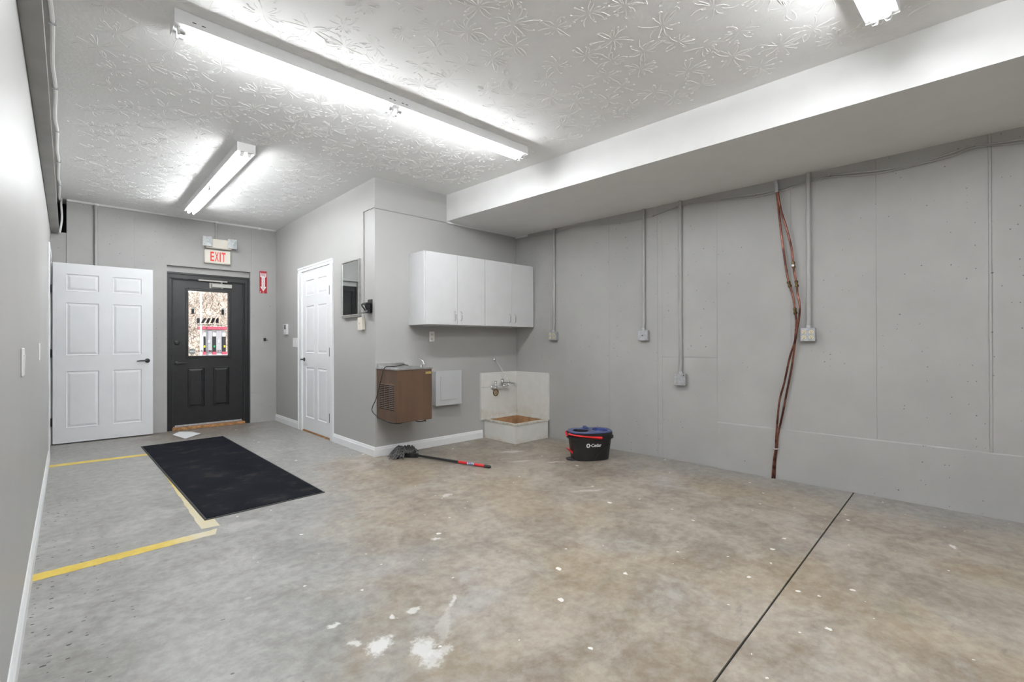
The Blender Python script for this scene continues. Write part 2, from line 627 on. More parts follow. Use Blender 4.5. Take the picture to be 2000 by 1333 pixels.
def yellow_mat():
    t = NT('worn_yellow_floor_paint')
    p = t.pos()
    f = t.noise(p, 9, 6, 0.7)
    c = t.mix(t.smooth(f, 0.35, 0.7), (0.60, 0.43, 0.045), (0.72, 0.55, 0.10))
    sep = t.n('ShaderNodeSeparateXYZ')
    t.set(sep.inputs[0], p)
    worn = t.math('MULTIPLY', t.smooth(sep.outputs[0], 0.38, 0.58), t.smooth(sep.outputs[1], 4.9, 3.9))
    worn = t.math('MULTIPLY', worn, t.smooth(t.noise(p, 12, 5), 0.25, 0.5, 0.6, 1.0))
    c = t.mix(t.math('MULTIPLY', worn, 0.9), c, (0.60, 0.56, 0.43))
    chip = t.smooth(t.noise(p, 26, 6, 0.75), 0.66, 0.70)
    c = t.mix(chip, c, (0.33, 0.31, 0.27))
    t.base(c, 0.45)
    return t.m


m_yellow = yellow_mat()


def pile_mat():
    t = NT('navy_black_mat_pile')
    p = t.pos()
    f = t.noise(p, 3, 5, 0.6)
    c = t.mix(t.smooth(f, 0.3, 0.75), (0.0035, 0.0044, 0.0085), (0.009, 0.0105, 0.015))
    sp = t.smooth(t.noise(p, 190, 2), 0.62, 0.70)
    c = t.mix(t.math('MULTIPLY', sp, 0.4), c, (0.05, 0.05, 0.05))
    dust = t.math('MULTIPLY', t.smooth(t.noise(t.vmath('ADD', p, (4, 4, 0)), 5, 6, 0.7), 0.50, 0.72), 0.5)
    c = t.mix(dust, c, (0.050, 0.048, 0.043))
    t.base(c, 0.9)
    t.b.inputs['Specular IOR Level'].default_value = 0.12
    t.bump(t.noise(p, 500, 2), 0.5, 0.004)
    return t.m


m_pile = pile_mat()

# ================================================================== THE SETTING
# floor: two pours with a saw-cut joint between them
JA, JB = Vector((1.568, 0.701, 0)), Vector((4.303, 0.86, 0))
jd = (JB - JA).normalized()


def jline(x, off):
    return JA.y + (x - JA.x) * jd.y / jd.x + off


fx0, fx1, GW, GD = -1.6, 5.0, 0.0042, 0.012
mb = MB()
mb.add([(fx0, jline(fx0, GW), 0), (fx1, jline(fx1, GW), 0), (fx1, 7.75, 0), (fx0, 7.75, 0),
        (fx0, YR - 0.2, 0), (fx1, YR - 0.2, 0), (fx1, jline(fx1, -GW), 0), (fx0, jline(fx0, -GW), 0),
        (fx0, jline(fx0, GW), -GD), (fx1, jline(fx1, GW), -GD), (fx1, jline(fx1, -GW), -GD), (fx0, jline(fx0, -GW), -GD),
        (fx0, 7.75, -.15), (fx1, 7.75, -.15), (fx1, YR - 0.2, -.15), (fx0, YR - 0.2, -.15)],
       [(0, 1, 2, 3), (4, 5, 6, 7), (0, 8, 9, 1), (6, 10, 11, 7), (8, 11, 10, 9), (12, 13, 14, 15), (3, 2, 13, 12), (5, 4, 15, 14)])
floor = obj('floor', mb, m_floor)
tag(floor, 'stained and worn grey and tan concrete floor with a saw-cut joint', 'floor', kind='structure')
mb = MB()
jz = -GD + 0.004
mb.add([(fx0 + .1, jline(fx0 + .1, -GW), jz), (4.32, jline(4.32, -GW), jz), (4.32, jline(4.32, GW), jz), (fx0 + .1, jline(fx0 + .1, GW), jz)], [(0, 1, 2, 3)])
obj('joint_filler', mb, m_dark, floor, label='dark filler in the saw-cut floor joint')

# ceiling
o = obj('ceiling', MB().box(-1.6, 5.0, YR - 0.2, 7.75, ZC, ZC + 0.15), m_ceiling)
ceiling = tag(o, 'white ceiling with stomped crow\'s-foot plaster texture', 'ceiling', kind='structure')
# the stomped plaster: radiating ridges, far too many to count
mb = MB()
rs = random.Random(11)
stars = []
tries = 0
while tries < 12000 and len(stars) < 760:
    tries += 1
    x, y = rs.uniform(.12, 3.1), rs.uniform(-.9, 7.15)
    if y > 4.1 and x > 2.0:
        continue
    if y < 4.4 and x > 2.88 + (4.365 - y) * .048:
        continue
    if all((x - a) ** 2 + (y - b) ** 2 > .165 ** 2 for a, b in stars):
        stars.append((x, y))
for (sx_, sy_) in stars:
    a0 = rs.uniform(0, 6.28)
    nr = rs.randint(17, 26)
    big = rs.uniform(.75, 1.2)
    for k in range(nr):
        an = a0 + 6.283 * k / nr + rs.uniform(-.16, .16)
        r0_, r1_ = rs.uniform(.008, .045), rs.uniform(.06, .125) * big
        if rs.random() < .25:
            continue
        bend = rs.uniform(-.4, .4)
        w = rs.uniform(.0018, .0044)
        hgt = rs.uniform(.0008, .0021)
        n = 5
        vs = []
        for i in range(n):
            s_ = i / (n - 1)
            rr = r0_ + (r1_ - r0_) * s_
            aa = an + bend * s_ * s_ + rs.uniform(-.03, .03)
            cx_, cy_ = sx_ + rr * math.cos(aa), sy_ + rr * math.sin(aa)
            nx, ny = -math.sin(aa), math.cos(aa)
            e_ = math.sin(math.pi * (.12 + .80 * s_)) ** .6
            vs += [(cx_ + nx * w * e_, cy_ + ny * w * e_, ZC + .0004), (cx_, cy_, ZC - hgt * e_), (cx_ - nx * w * e_, cy_ - ny * w * e_, ZC + .0004)]
        mb.add(vs, [f for i in range(n - 1) for f in ((3 * i, 3 * i + 3, 3 * i + 4, 3 * i + 1), (3 * i + 1, 3 * i + 4, 3 * i + 5, 3 * i + 2))])
        if rs.random() < .55:          # the torn rim where the brush lifted off
            rr = r1_ * rs.uniform(.75, 1.05)
            vs = []
            aw = rs.uniform(.10, .22)
            for i in range(4):
                aa = an + bend + aw * (i / 3 - .5)
                rq = rr + .012 * math.sin(math.pi * i / 3) + rs.uniform(-.003, .003)
                ca_, sa_ = math.cos(aa), math.sin(aa)
                e_ = (.35, 1, 1, .35)[i]
                vs += [(sx_ + (rq - .003 * e_) * ca_, sy_ + (rq - .003 * e_) * sa_, ZC + .0004), (sx_ + rq * ca_, sy_ + rq * sa_, ZC - .0019 * e_), (sx_ + (rq + .003 * e_) * ca_, sy_ + (rq + .003 * e_) * sa_, ZC + .0004)]
            mb.add(vs, [f for i in range(3) for f in ((3 * i, 3 * i + 3, 3 * i + 4, 3 * i + 1), (3 * i + 1, 3 * i + 4, 3 * i + 5, 3 * i + 2))])
obj('plaster_ridges', mb, m_ceiling, ceiling, kind='stuff')

# left wall with its doorway
DY0, DY1, DZ = 6.47, 7.36, 2.05
mb = MB()
mb.box(XL - 0.12, XL, YR, DY0, 0, ZC)
mb.box(XL - 0.12, XL, DY1, YB + .02, 0, 2.39)
mb.box(XL - 0.12, XL, DY0, DY1, DZ, ZC)
o = obj('wall_left', mb, m_drywall)
tag(o, 'smooth grey drywall on the left, very close to the viewer', 'wall', kind='structure')
# small hall beyond the open doorway
mb = MB().box(-1.5, -1.4, 5.6, 7.75, 0, ZC).box(-1.4, XL - .12, 5.6, 5.7, 0, ZC).box(-1.4, XL - .12, 7.65, 7.75, 0, ZC)
o = obj('wall_hall', mb, m_drywall)
tag(o, 'grey walls of the side hall beyond the open white door', 'wall', kind='structure')


def baseboard(name, a, b, nrm, label):
    a, b, nrm = Vector(a), Vector(b), Vector(nrm).normalized()
    prof = ((0, 0), (0.014, 0), (0.014, 0.066), (0.009, 0.078), (0.009, 0.086), (0.004, 0.095), (0, 0.095))
    mb = MB()
    mb.prism([a + nrm * x + Vector((0, 0, z)) for x, z in prof], b - a)
    o = obj(name, mb, m_white_trim)
    return tag(o, label, 'baseboard', kind='structure')


baseboard('baseboard_left', (XL, YR, 0), (XL, DY0 - 0.06, 0), (1, 0, 0), 'long white baseboard along the left wall')
baseboard('baseboard_back', (XD, 6.48, 0), (XD, YB, 0), (-1, 0, 0), 'short white baseboard between closed white door and back corner')
baseboard('baseboard_middle', (XD, YC - .014, 0), (XD, 5.36, 0), (-1, 0, 0), 'white baseboard between closed white door and outer wall corner')
baseboard('baseboard_right', (XD, YC, 0), (3.592, YC, 0), (0, -1, 0), 'white baseboard under the brown drinking fountain, ending at the sink')

# back wall: poured panels round the recessed exit door
OX0, OX1, OZ = 0.927, 1.885, 2.128
o = obj('wall_back', MB().box(-1.4, OX0, YB + .012, YB + .3, 0, 2.39).box(-0.006, OX0, YB + .012, YB + .3, 2.39, ZC).box(OX1, 5.0, YB + .012, YB + .3, 0, ZC).box(OX0, OX1, YB + .012, YB + .3, OZ, ZC), m_concrete)
wall_back = tag(o, 'grey painted concrete back wall with the black exit door', 'wall', kind='structure')
for (x0, x1, z0, z1, d) in ((XL, -0.008, 0, 2.39, -.006), (-0.006, 0.5995, 0, ZC, 0.0), (0.6, OX0, 0, OZ, 0.0), (0.6, OX1 + .012, OZ, ZC, 0.0), (OX1, XD, 0.42, OZ, 0.0), (OX1 + .0135, XD, OZ, ZC, .0006), (OX1, XD, 0, .419, 0.003)):
    obj('concrete_panel', MB().box(x0, x1, YB - d, YB + 0.014, z0, z1), m_concrete, wall_back, bevel=0.0004)
# pocket where the steel beam enters the back wall
o = obj('beam_pocket', MB().box(XL - .15, -.006, YB + .25, YB + .26, 2.39, ZC).box(XL - .16, XL - .15, YB, YB + .26, 2.39, ZC).box(-.009, -.006, YB + .012, YB + .26, 2.39, ZC), m_dark, wall_back, label='dark opening in the wall around the beam end')

# the wall of the closet block: long side with the closed white door, short side with the cupboards
C0, C1, CZ = 5.452, 6.352, 2.04
mb = MB()
mb.box(XD, XD + .12, YC, C0, 0, ZC).box(XD, XD + .12, C1, YB + .02, 0, ZC).box(XD, XD + .12, C0, C1, CZ, ZC)
o = obj('wall_middle', mb, m_drywall)
tag(o, 'grey drywall with the closed white door and the mirror', 'wall', kind='structure')
o = obj('wall_front', MB().box(XD + .12, 4.6, YC, YC + .12, 0, ZC), m_drywall)
tag(o, 'grey drywall behind the cupboards and drinking fountain', 'wall', kind='structure')

# right wall: poured concrete with form-panel seams
rxf = frame(RA, RU, RN)
URE = rwu(YR)
o = obj('wall_right', MB(rxf).box(-.3, URE, -0.25, -0.004, 0, ZC), m_concrete)
wall_right = tag(o, 'long grey painted concrete wall on the right with form seams and pits', 'wall', kind='structure')
ys = [YC, 3.58, 2.99, 2.437, 2.390, 1.862, 1.274, 0.72, 0.142, 0.128, -0.45, -1.05, -1.65, -2.25, -2.85, YR]
us = [rwu(y) for y in ys]
dd = [0.0, .0012, 0.0004, -.0006, 0.0012, 0.0008, 0.002, 0.001, .006, 0.0024, 0.001, 0.002, 0, .001, 0]
for i in range(len(us) - 1):
    g = 0.0003
    z0 = 0.0 if i < 5 else 0.400
    if i == 4:
        obj('concrete_panel', MB(rxf).box(us[i] + g, us[i + 1] - g, -.006, dd[i] - .0015, 0.0, 0.985), m_concrete, wall_right, bevel=0.0015)
        z0 = 0.987
    obj('concrete_panel', MB(rxf).box(us[i] + g, us[i + 1] - g, -.006, dd[i], z0, ZC), m_concrete, wall_right, bevel=0.0008)
obj('concrete_ledge', MB(rxf).add([(us[5], -.006, 0), (URE, -.006, 0), (URE, .012, 0), (us[5], .012, 0), (us[5], -.006, .4200), (URE, -.006, .4200), (URE, .0115, .4085), (us[5], .0115, .4085)],
    [(3, 2, 1, 0), (4, 5, 6, 7), (0, 1, 5, 4), (1, 2, 6, 5), (2, 3, 7, 6), (3, 0, 4, 7)]), m_concrete, wall_right, bevel=0.001)

o = obj('wall_rear', MB().box(-.3, 5.0, YR - .2, YR, 0, ZC), m_drywall)
tag(o, 'grey wall behind the viewer', 'wall', kind='structure')

# soffit along the right wall
SA, SB = Vector((3.085, YC, 0)), Vector((3.300, 0.04, 0))
sdir = (SB - SA) / (SA.y - SB.y)
sn = SA + sdir * (YC - YR)
rn = RA + RU * URE
mb = MB()
mb.hexa([(SA.x, SA.y, ZS), (sn.x, sn.y, ZS), (rn.x + .05, rn.y, ZS), (RA.x + .05, RA.y, ZS),
         (SA.x, SA.y, ZC), (sn.x, sn.y, ZC), (rn.x + .05, rn.y, ZC), (RA.x + .05, RA.y, ZC)])
for v in mb.v:
    if v.z < ZC - .01 and v.x > 4:
        v.z = 2.462
o = obj('soffit', mb, m_soffit)
tag(o, 'long boxed white soffit along the top of the right wall', 'soffit', kind='structure')

# ================================================================== LAMPS
def fixture(x, y, along, length, label):
    """8-foot strip: channel, four tubes in two runs, lamp holders"""
    u = Vector((1, 0, 0)) if along == 'x' else Vector((0, 1, 0))
    w = Vector((0, 1, 0)) if along == 'x' else Vector((-1, 0, 0))
    base = Vector((x, y, ZC))
    t = thing('fluorescent_fixture', label, 'light fixture', base, 'ceiling strip lights')
    xf = frame(base, u, w)
    L = length
    zb = -0.070
    mb = MB(xf)
    mb.prism([(0, -.062, -.0005), (0, -.067, -.010), (0, -.067, zb + .002), (0, -.065, zb), (0, -.010, zb - .002), (0, .010, zb - .002), (0, .065, zb), (0, .067, zb + .002), (0, .067, -.010), (0, .062, -.0005)], (L, 0, 0))
    obj('channel', mb, m_enamel, t)
    for e in (0.0, L):
        s = 1 if e == 0 else -1
        obj('end_cap', MB(xf).box(min(e, e - s * .004), max(e, e - s * .004), -.068, .068, zb - .004, -.001), m_enamel, t, bevel=.001)
    half = L / 2
    for k in (0, 1):
        a, b = k * half + .018, (k + 1) * half - .018
        for sy in (-.026, .026):
            zt = zb - .018
            tb = MB(xf)
            tb.tube([(a + .02, sy, zt), (b - .02, sy, zt)], .0128, 14)
            tu = obj('tube', tb, m_tube, t, smooth=True)
            for q0, q1 in ((a + .004, a + .030), (b - .030, b - .004)):
                obj('tube_end_cap', MB(xf).tube([(q0, sy, zt), (q1, sy, zt)], .0134, 14), m_galv, tu, smooth=True)
            for q in (a - .004, b - .006):
                h = MB(xf)
                h.prism([(q, sy - .012, zb + .004), (q, sy - .014, zt - .004), (q, sy - .007, zt - .017), (q, sy + .007, zt - .017), (q, sy + .014, zt - .004), (q, sy + .012, zb + .004)], (.010, 0, 0))
                obj('lamp_holder', h, m_white_plastic, t)
    for q in (.07, .11, half - .06, half - .03, half + .03, half + .06):
        obj('knockout_slot', MB(xf).box(q, q + .016, -.0678, -.0665, zb + .022, zb + .026), m_dark, t)
    return t


fixture(0.385, 2.873, 'x', 2.42, 'long fluorescent strip running across the ceiling before the soffit')
fixture(1.075, 4.34, 'y', 2.42, 'fluorescent strip on the ceiling leading towards the exit door')
fixture(0.47, 0.455, 'x', 2.42, 'fluorescent strip cut off by the top right edge above the soffit')
fixture(0.47, -1.963, 'x', 2.42, 'added unseen fluorescent strip on the ceiling behind the viewer')   # unseen, added to brighten right wall and floor; next in the 2.4 m spacing

# ================================================================== DOORS
def panel_slab(t, xf, W, H, T, panels, mat, z0=0.0, name='slab', holes=()):
    """door leaf, local x 0..W, face at local y=0, body behind it"""
    D = 0.009
    xs = sorted({0, W} | {p[0] for p in panels} | {p[1] for p in panels} | {h[0] for h in holes} | {h[1] for h in holes})
    zs = sorted({z0, H} | {p[2] for p in panels} | {p[3] for p in panels} | {h[2] for h in holes} | {h[3] for h in holes})

    def inside(lst, x, z):
        return any(p[0] < x < p[1] and p[2] < z < p[3] for p in lst)
    mb = MB(xf)
    for i in range(len(xs) - 1):
        for j in range(len(zs) - 1):
            cx, cz = (xs[i] + xs[i + 1]) / 2, (zs[j] + zs[j + 1]) / 2
            if inside(holes, cx, cz):
                continue
            top = -D if inside(panels, cx, cz) else 0
            mb.box(xs[i], xs[i + 1], -T, top, zs[j], zs[j + 1])
    slab = obj(name, mb, mat, t)
    for (a, b, c, d) in panels:
        def rect(ins, y):
            return [(a + ins, y, c + ins), (b - ins, y, c + ins), (b - ins, y, d - ins), (a + ins, y, d - ins)]
        m2 = MB(xf)
        m2.loft([rect(.0, .0008), rect(.006, .0016), rect(.013, -.0075), rect(.020, -.0075), rect(.040, -.0012)], caps=False)
        n = len(m2.v)
        m2.f.append((n - 4, n - 3, n - 2, n - 1))
        obj('panel', m2, mat, slab)
    return slab


def lever(t, xf, x, z, side, mat=m_black, r=.026):
    mb = MB(xf)
    mb.lathe([(r, 0), (r, .006), (r * .8, .010), (.010, .012), (.010, .042), (.011, .048)], (x, 0, z), (0, 1, 0), 20)
    kb = obj('handle', mb, mat, t, smooth=True)
    mb = MB(xf)
    mb.tube([(x, .040, z), (x + side * .03, .043, z + .001), (x + side * .075, .043, z), (x + side * .105, .038, z - .003)], [.0085, .0085, .0075, .006], 10)
    obj('lever', mb, mat, kb, smooth=True)
    return kb


# --- open white door on the left
t = thing('door_1', 'open white six-panel door standing out from the left wall', 'door', (XL, 7.338, 0), kind='structure')
dx0 = -0.119
xf = frame((dx0, 7.318, 0.012), (1, 0, 0), (0, -1, 0))
W = 0.892
P6 = [(.104, .396, 1.706, 1.908), (.504, .788, 1.706, 1.908), (.104, .396, .978, 1.584), (.504, .788, .978, 1.584), (.104, .396, .160, .810), (.504, .788, .160, .810)]
panel_slab(t, xf, W, 2.022, .035, P6, m_white_door, z0=0.0)
lever(t, xf, W - .055, .905, -1)
for z in (1.725, 1.01, .245):
    mb = MB(xf)
    mb.box(-.012, .0, -.018, -.001, z - .045, z + .045)
    mb.tube([(-.010, .003, z - .046), (-.010, .003, z + .046)], .0055, 8)
    obj('hinge', mb, m_black, t)
mb = MB()        # jambs and casing
mb.box(XL - .12, XL + .004, DY0 - .002, DY0 + .016, 0, DZ - .016)
mb.box(XL - .12, XL + .004, DY1 - .016, DY1 + .002, 0, DZ - .016)
mb.box(XL - .12, XL + .004, DY0, DY1, DZ - .016, DZ + .002)
obj('jamb', mb, m_white_trim, t)
mb = MB()
mb.box(XL, XL + .012, DY0 - .062, DY0 + .006, 0, DZ)
mb.box(XL, XL + .012, DY0 - .062, DY1 + .05, DZ, DZ + .064)
mb.box(XL, XL + .010, DY1 + .004, DY1 + .05, 0, DZ)
obj('casing', mb, m_white_trim, t, bevel=.003)

# --- closed white door in the middle wall
t = thing('door_3', 'closed white six-panel door in white casing beside the mirror', 'door', (XD, 5.9, 0), kind='structure')
xf = frame((XD + .001, C1 - .012, 0.022), (0, -1, 0), (-1, 0, 0))
W3 = C1 - C0 - .024
P6b = [(.10, .385, 1.70, 1.905), (.49, .775, 1.70, 1.905), (.10, .385, .975, 1.58), (.49, .775, .975, 1.58), (.10, .385, .16, .805), (.49, .775, .16, .805)]
panel_slab(t, xf, W3, 2.003, .035, P6b, m_white_door)
lever(t, xf, .052, .895, 1, r=.024)
for z in (1.72, 1.0, .235):
    mb = MB(xf)
    mb.box(W3 - .004, W3 + .010, -.006, .0032, z - .05, z + .05)
    mb.tube([(W3 + .003, .008, z - .052), (W3 + .003, .008, z + .052)], .0075, 8)
    obj('hinge', mb, m_black, t)
mb = MB()
mb.box(XD - .002, XD + .12, C1 - .012, C1 + .004, 0, CZ - .014)
mb.box(XD - .002, XD + .12, C0 - .004, C0 + .012, 0, CZ - .014)
mb.box(XD - .002, XD + .12, C0, C1, CZ - .014, CZ + .004)
mb.box(XD + .040, XD + .052, C0 + .01, C0 + .025, 0, CZ).box(XD + .040, XD + .052, C1 - .025, C1 - .01, 0, CZ).box(XD + .040, XD + .052, C0, C1, CZ - .03, CZ)
obj('jamb', mb, m_white_trim, t)
for (a, b, c, d) in ((C0 - .092, C0 - .003, 0, CZ + .002), (C1 + .003, C1 + .128, 0, CZ + .002), (C0 - .092, C1 + .128, CZ + .002, CZ + .06)):
    mb = MB().box(XD - .014, XD, a, b, c, d)
    if c == 0:
        (e0, e1) = (a, a + .03) if a < C0 else (b - .03, b)
        mb.box(XD - .02, XD - .012, e0, e1, 0, CZ + .002)
    else:
        mb.box(XD - .02, XD - .012, a, b, d - .024, d)
    obj('casing', mb, m_white_trim, t, bevel=.002)
obj('threshold', MB().box(XD - .004, XD + .12, C0 + .012, C1 - .012, 0, .016), m_wood, t, label='orange-brown wooden sill')

# --- black exit door
t = thing('door_2', 'black exit door with half glass and closer in a recess', 'door', (1.406, YB + .06, 0), kind='structure')
FY = YB + .045       # frame face
sx0, sx1 = 0.985, 1.825
mb = MB()
mb.box(OX0, OX1, FY + .012, FY + .08, 2.052, OZ)
obj('header', mb, m_drywall, t)
mb = MB()
for (a, b) in ((OX0, sx0), (sx1, OX1)):
    mb.box(a, b, FY, FY + .09, 0, 1.968)
mb.box(OX0, OX1, FY, FY + .09, 1.968, 2.05)
mb.box(OX0, OX0 + .026, FY - .012, FY, 0, 2.024).box(OX1 - .026, OX1, FY - .012, FY, 0, 2.024).box(OX0, OX1, FY - .012, FY, 2.024, 2.05)
obj('door_frame', mb, m_black_door, t, bevel=.003)
mb = MB()
mb.box(sx0, sx0 + .012, FY + .012, FY + .09, .03, 1.956).box(sx1 - .012, sx1, FY + .012, FY + .09, .03, 1.956).box(sx0, sx1, FY + .012, FY + .09, 1.956, 1.968)
obj('weatherstrip', mb, m_rubber, t)
SY = FY + .030
xf = frame((sx0 + .004, SY, .045), (1, 0, 0), (0, -1, 0))
ex = sx0 + .004
gx0, gx1, gz0, gz1 = 1.163 - ex, 1.632 - ex, .957 - .045, 1.828 - .045
lw0, lw1, rw0, rw1 = 1.152 - ex, 1.352 - ex, 1.445 - ex, 1.642 - ex
slab = panel_slab(t, xf, sx1 - sx0 - .008, 1.912, .044, [(lw0, lw1, .23, .76), (rw0, rw1, .23, .76)], m_black_door, holes=[(gx0, gx1, gz0, gz1)])
mb = MB(xf)
e = .026
for (a, b, c, d) in ((gx0 - e, gx0 + .004, gz0 - e, gz1 + e), (gx1 - .004, gx1 + e, gz0 - e, gz1 + e), (gx0 + .004, gx1 - .004, gz0 - e, gz0 + .004), (gx0 + .004, gx1 - .004, gz1 - .004, gz1 + e)):
    mb.box(a, b, -.05, .010, c, d)
obj('glazing_bead', mb, m_black_door, slab, bevel=.003)
pane = obj('pane', MB(xf).box(gx0 - .004, gx1 + .004, -.026, -.020, gz0 - .004, gz1 + .004), m_glass, slab, label='clear half-height glass pane with decals')
gy = -.0265 - .0008       # outer face of the pane
# decals on the pane, seen from behind
def gpx(px, py):          # pixel -> local x,z on the pane
    q = xf.inverted() @ ony(px, py, SY + .026)
    return q.x, q.z


def zz(X, Y):             # coordinates of a close view of the pane (7.845 px per photo px)
    return gpx(355 + X / 7.845, 540 + Y / 7.845)


def decal(name, polys, mat, y=gy, label=None):
    mb = MB(xf)
    for po in polys:
        pts = [zz(*q) for q in po]
        mb.prism([(x, y, z) for x, z in pts], (0, -.0004, 0))
    return obj(name, mb, mat, pane, label=label)


m_decal = plain('grey_black_decal', (0.028, 0.025, 0.035), 0.5, var=.05)
m_decalgrey = plain('grey_decal', (0.10, 0.10, 0.125), 0.5, var=.05)
for dxp, dyp in ((0, 0), (460, 12)):
    decal('phone_sticker', [[(148 + dxp, 500 + dyp), (190 + dxp, 500 + dyp), (190 + dxp, 573 + dyp), (148 + dxp, 573 + dyp)]], m_decal)
    decal('sticker_cap', [[(152 + dxp, 478 + dyp), (186 + dxp, 478 + dyp), (190 + dxp, 500 + dyp), (148 + dxp, 500 + dyp)]], m_whiteprint)
    decal('sticker_outline', [[(200 + dxp, 480 + dyp), (206 + dxp, 480 + dyp), (210 + dxp, 575 + dyp), (203 + dxp, 575 + dyp)], [(128 + dxp, 573 + dyp), (213 + dxp, 573 + dyp), (213 + dxp, 579 + dyp), (128 + dxp, 579 + dyp)]], m_decal)
decal('logo_bar', [[(231, 640), (275, 640), (275, 718), (231, 718)]], m_decalgrey)
decal('logo_bar', [[(338, 640), (384, 640), (338, 718), (290, 718)]], m_decalgrey)
decal('logo_bar', [[(402, 640), (446, 640), (412, 718), (368, 718)]], m_decal)
decal('logo_bar', [[(472, 640), (518, 640), (482, 718), (436, 718)]], m_decal)
decal('logo_bar', [[(540, 640), (566, 640), (566, 718), (522, 718), (522, 668)]], m_decal)
(ax, az), (bx, bz) = zz(238, 752), zz(620, 738)
obj('small_lettering', MB(xf).add([p for k in range(19) for p in
    ((ax + (bx - ax) * (k + .1) / 19, gy, az + (.004 if k % 3 else 0)), (ax + (bx - ax) * (k + .75) / 19, gy, az + .002), (ax + (bx - ax) * (k + .9) / 19, gy, az + .016 - .004 * (k % 2)), (ax + (bx - ax) * (k + .35) / 19, gy, az + .014))],
    [(4 * k, 4 * k + 1, 4 * k + 2, 4 * k + 3) for k in range(19)]), m_decal, pane)
(ax, az), (bx, bz) = zz(218, 1160), zz(596, 1130)
m_nosmoke = plain('dark_red_print', (0.20, 0.010, 0.04), .5, var=.05)
obj('no_smoking_lettering', text_mb('NO SMOKING', xf, ax, bx, min(az, bz) - .004, max(az, bz) + .003, mirror=True, thick=gy, bold=.012), m_nosmoke, pane, label='NO SMOKING lettering seen from behind')
cx, cz = zz(157, 1155)
obj('octagon_sticker', MB(xf).prism([(cx + .040 * math.cos(math.pi / 8 + k * math.pi / 4), -.0195, cz + .040 * math.sin(math.pi / 8 + k * math.pi / 4)) for k in range(8)], (0, .0006, 0)), plain('grey_sticker', (.30, .33, .33), .5, var=.15, vscale=60), pane)
obj('sticker_band', MB(xf).box(cx - .028, cx + .028, -.019, -.0184, cz - .004, cz + .012), m_whiteprint, pane)
# closer
mb = MB(xf)
mb.box(1.425 - ex, 1.665 - ex, 0, .050, 1.838, 1.890)
m_closer = plain('silver_closer_paint', (.42, .41, .38), .45, .3, var=.06)
cl = obj('door_closer', mb, m_closer, slab, bevel=.006, seg=2, label='silver hydraulic door closer')
obj('closer_plate', MB(xf).box(1.405 - ex, 1.53 - ex, 0, .004, 1.828, 1.902), m_closer, slab)
obj('closer_arm', MB(xf).box(1.27 - ex, 1.605 - ex, .052, .064, 1.912, 1.930).tube([(1.54 - ex, .03, 1.888), (1.54 - ex, .03, 1.918)], .014, 12).tube([(1.545 - ex, .025, 1.826), (1.545 - ex, .025, 1.842)], .017, 12), m_closer, slab, bevel=.001)
# deadbolt and lever
mb = MB(xf)
mb.lathe([(.030, 0), (.030, .006), (.022, .012), (.010, .013), (.009, .026)], (1.04 - ex, 0, 1.135 - .045), (0, 1, 0), 20)
obj('deadbolt', mb, m_black, slab, smooth=True)
lever(slab, xf, 1.04 - ex, .868 - .045, 1)
obj('sill', MB().box(sx0, sx1, FY - .03, FY + .14, 0, .034), m_wood, t, bevel=.004, label='bare worn wooden door sill')
obj('door_sweep', MB(xf).box(.03, sx1 - sx0 - .04, 0, .012, -.004, .016), m_galv, slab)

# ================================================================== OUTSIDE, BEYOND THE GLASS
o = obj('ground', MB().box(-40, 70, 7.76, 120, -.25, -.12), plain('pale_forecourt', (.45, .44, .42), .8, var=.12, vscale=.8))
tag(o, 'pale concrete forecourt outside the exit door', 'ground', kind='structure')


def hill_mat():
    t = NT('winter_hillside')
    p = t.pos()
    f = t.noise(p, 1.6, 8, 0.75)
    g = t.noise(p, 5.5, 6, 0.8)
    c = t.mix(t.smooth(f, .3, .7), (0.52, 0.42, 0.35), (0.76, 0.69, 0.63))
    c = t.mix(t.smooth(g, .52, .60), c, (0.22, 0.16, 0.13))
    t.base(c, .9)
    return t.m


mb = MB()
NXH, NYH = 40, 20
for j in range(NYH + 1):
    for i in range(NXH + 1):
        X = -30 + 70 * i / NXH
        s = j / NYH
        mb.v.append(Vector((X, 43 + 22 * s + random.uniform(-.3, .3), -.3 + 19 * s + random.uniform(-.5, .5) * min(1, s * 4))))
mb.f = [(j * (NXH + 1) + i, j * (NXH + 1) + i + 1, (j + 1) * (NXH + 1) + i + 1, (j + 1) * (NXH + 1) + i) for j in range(NYH) for i in range(NXH)]
o = obj('hillside', mb, hill_mat())
tag(o, 'brown winter hillside seen through the exit door glass', 'hillside', kind='structure')
mb = MB()
for k in range(14000):
    s = random.random() ** 1.1
    X = random.uniform(4, 17)
    b = Vector((X, 42.6 + 22 * s, -.4 + 19 * s))
    d = Vector((random.gauss(0, .7), random.gauss(-.3, .5), abs(random.gauss(.7, .4)))).normalized() * random.uniform(.2, .9)
    r = random.uniform(.008, .020)
    e = b + d
    mb.add([b + Vector((-r, 0, 0)), b + Vector((r, 0, 0)), b + Vector((0, -r, r)), e], [(0, 1, 3), (1, 2, 3), (2, 0, 3)])
o = obj('brush', mb, plain('bare_twigs', (.20, .15, .125), .8, var=.6, vscale=.8))
tag(o, 'tangle of bare winter twigs on the hillside outside', 'brush', kind='stuff')
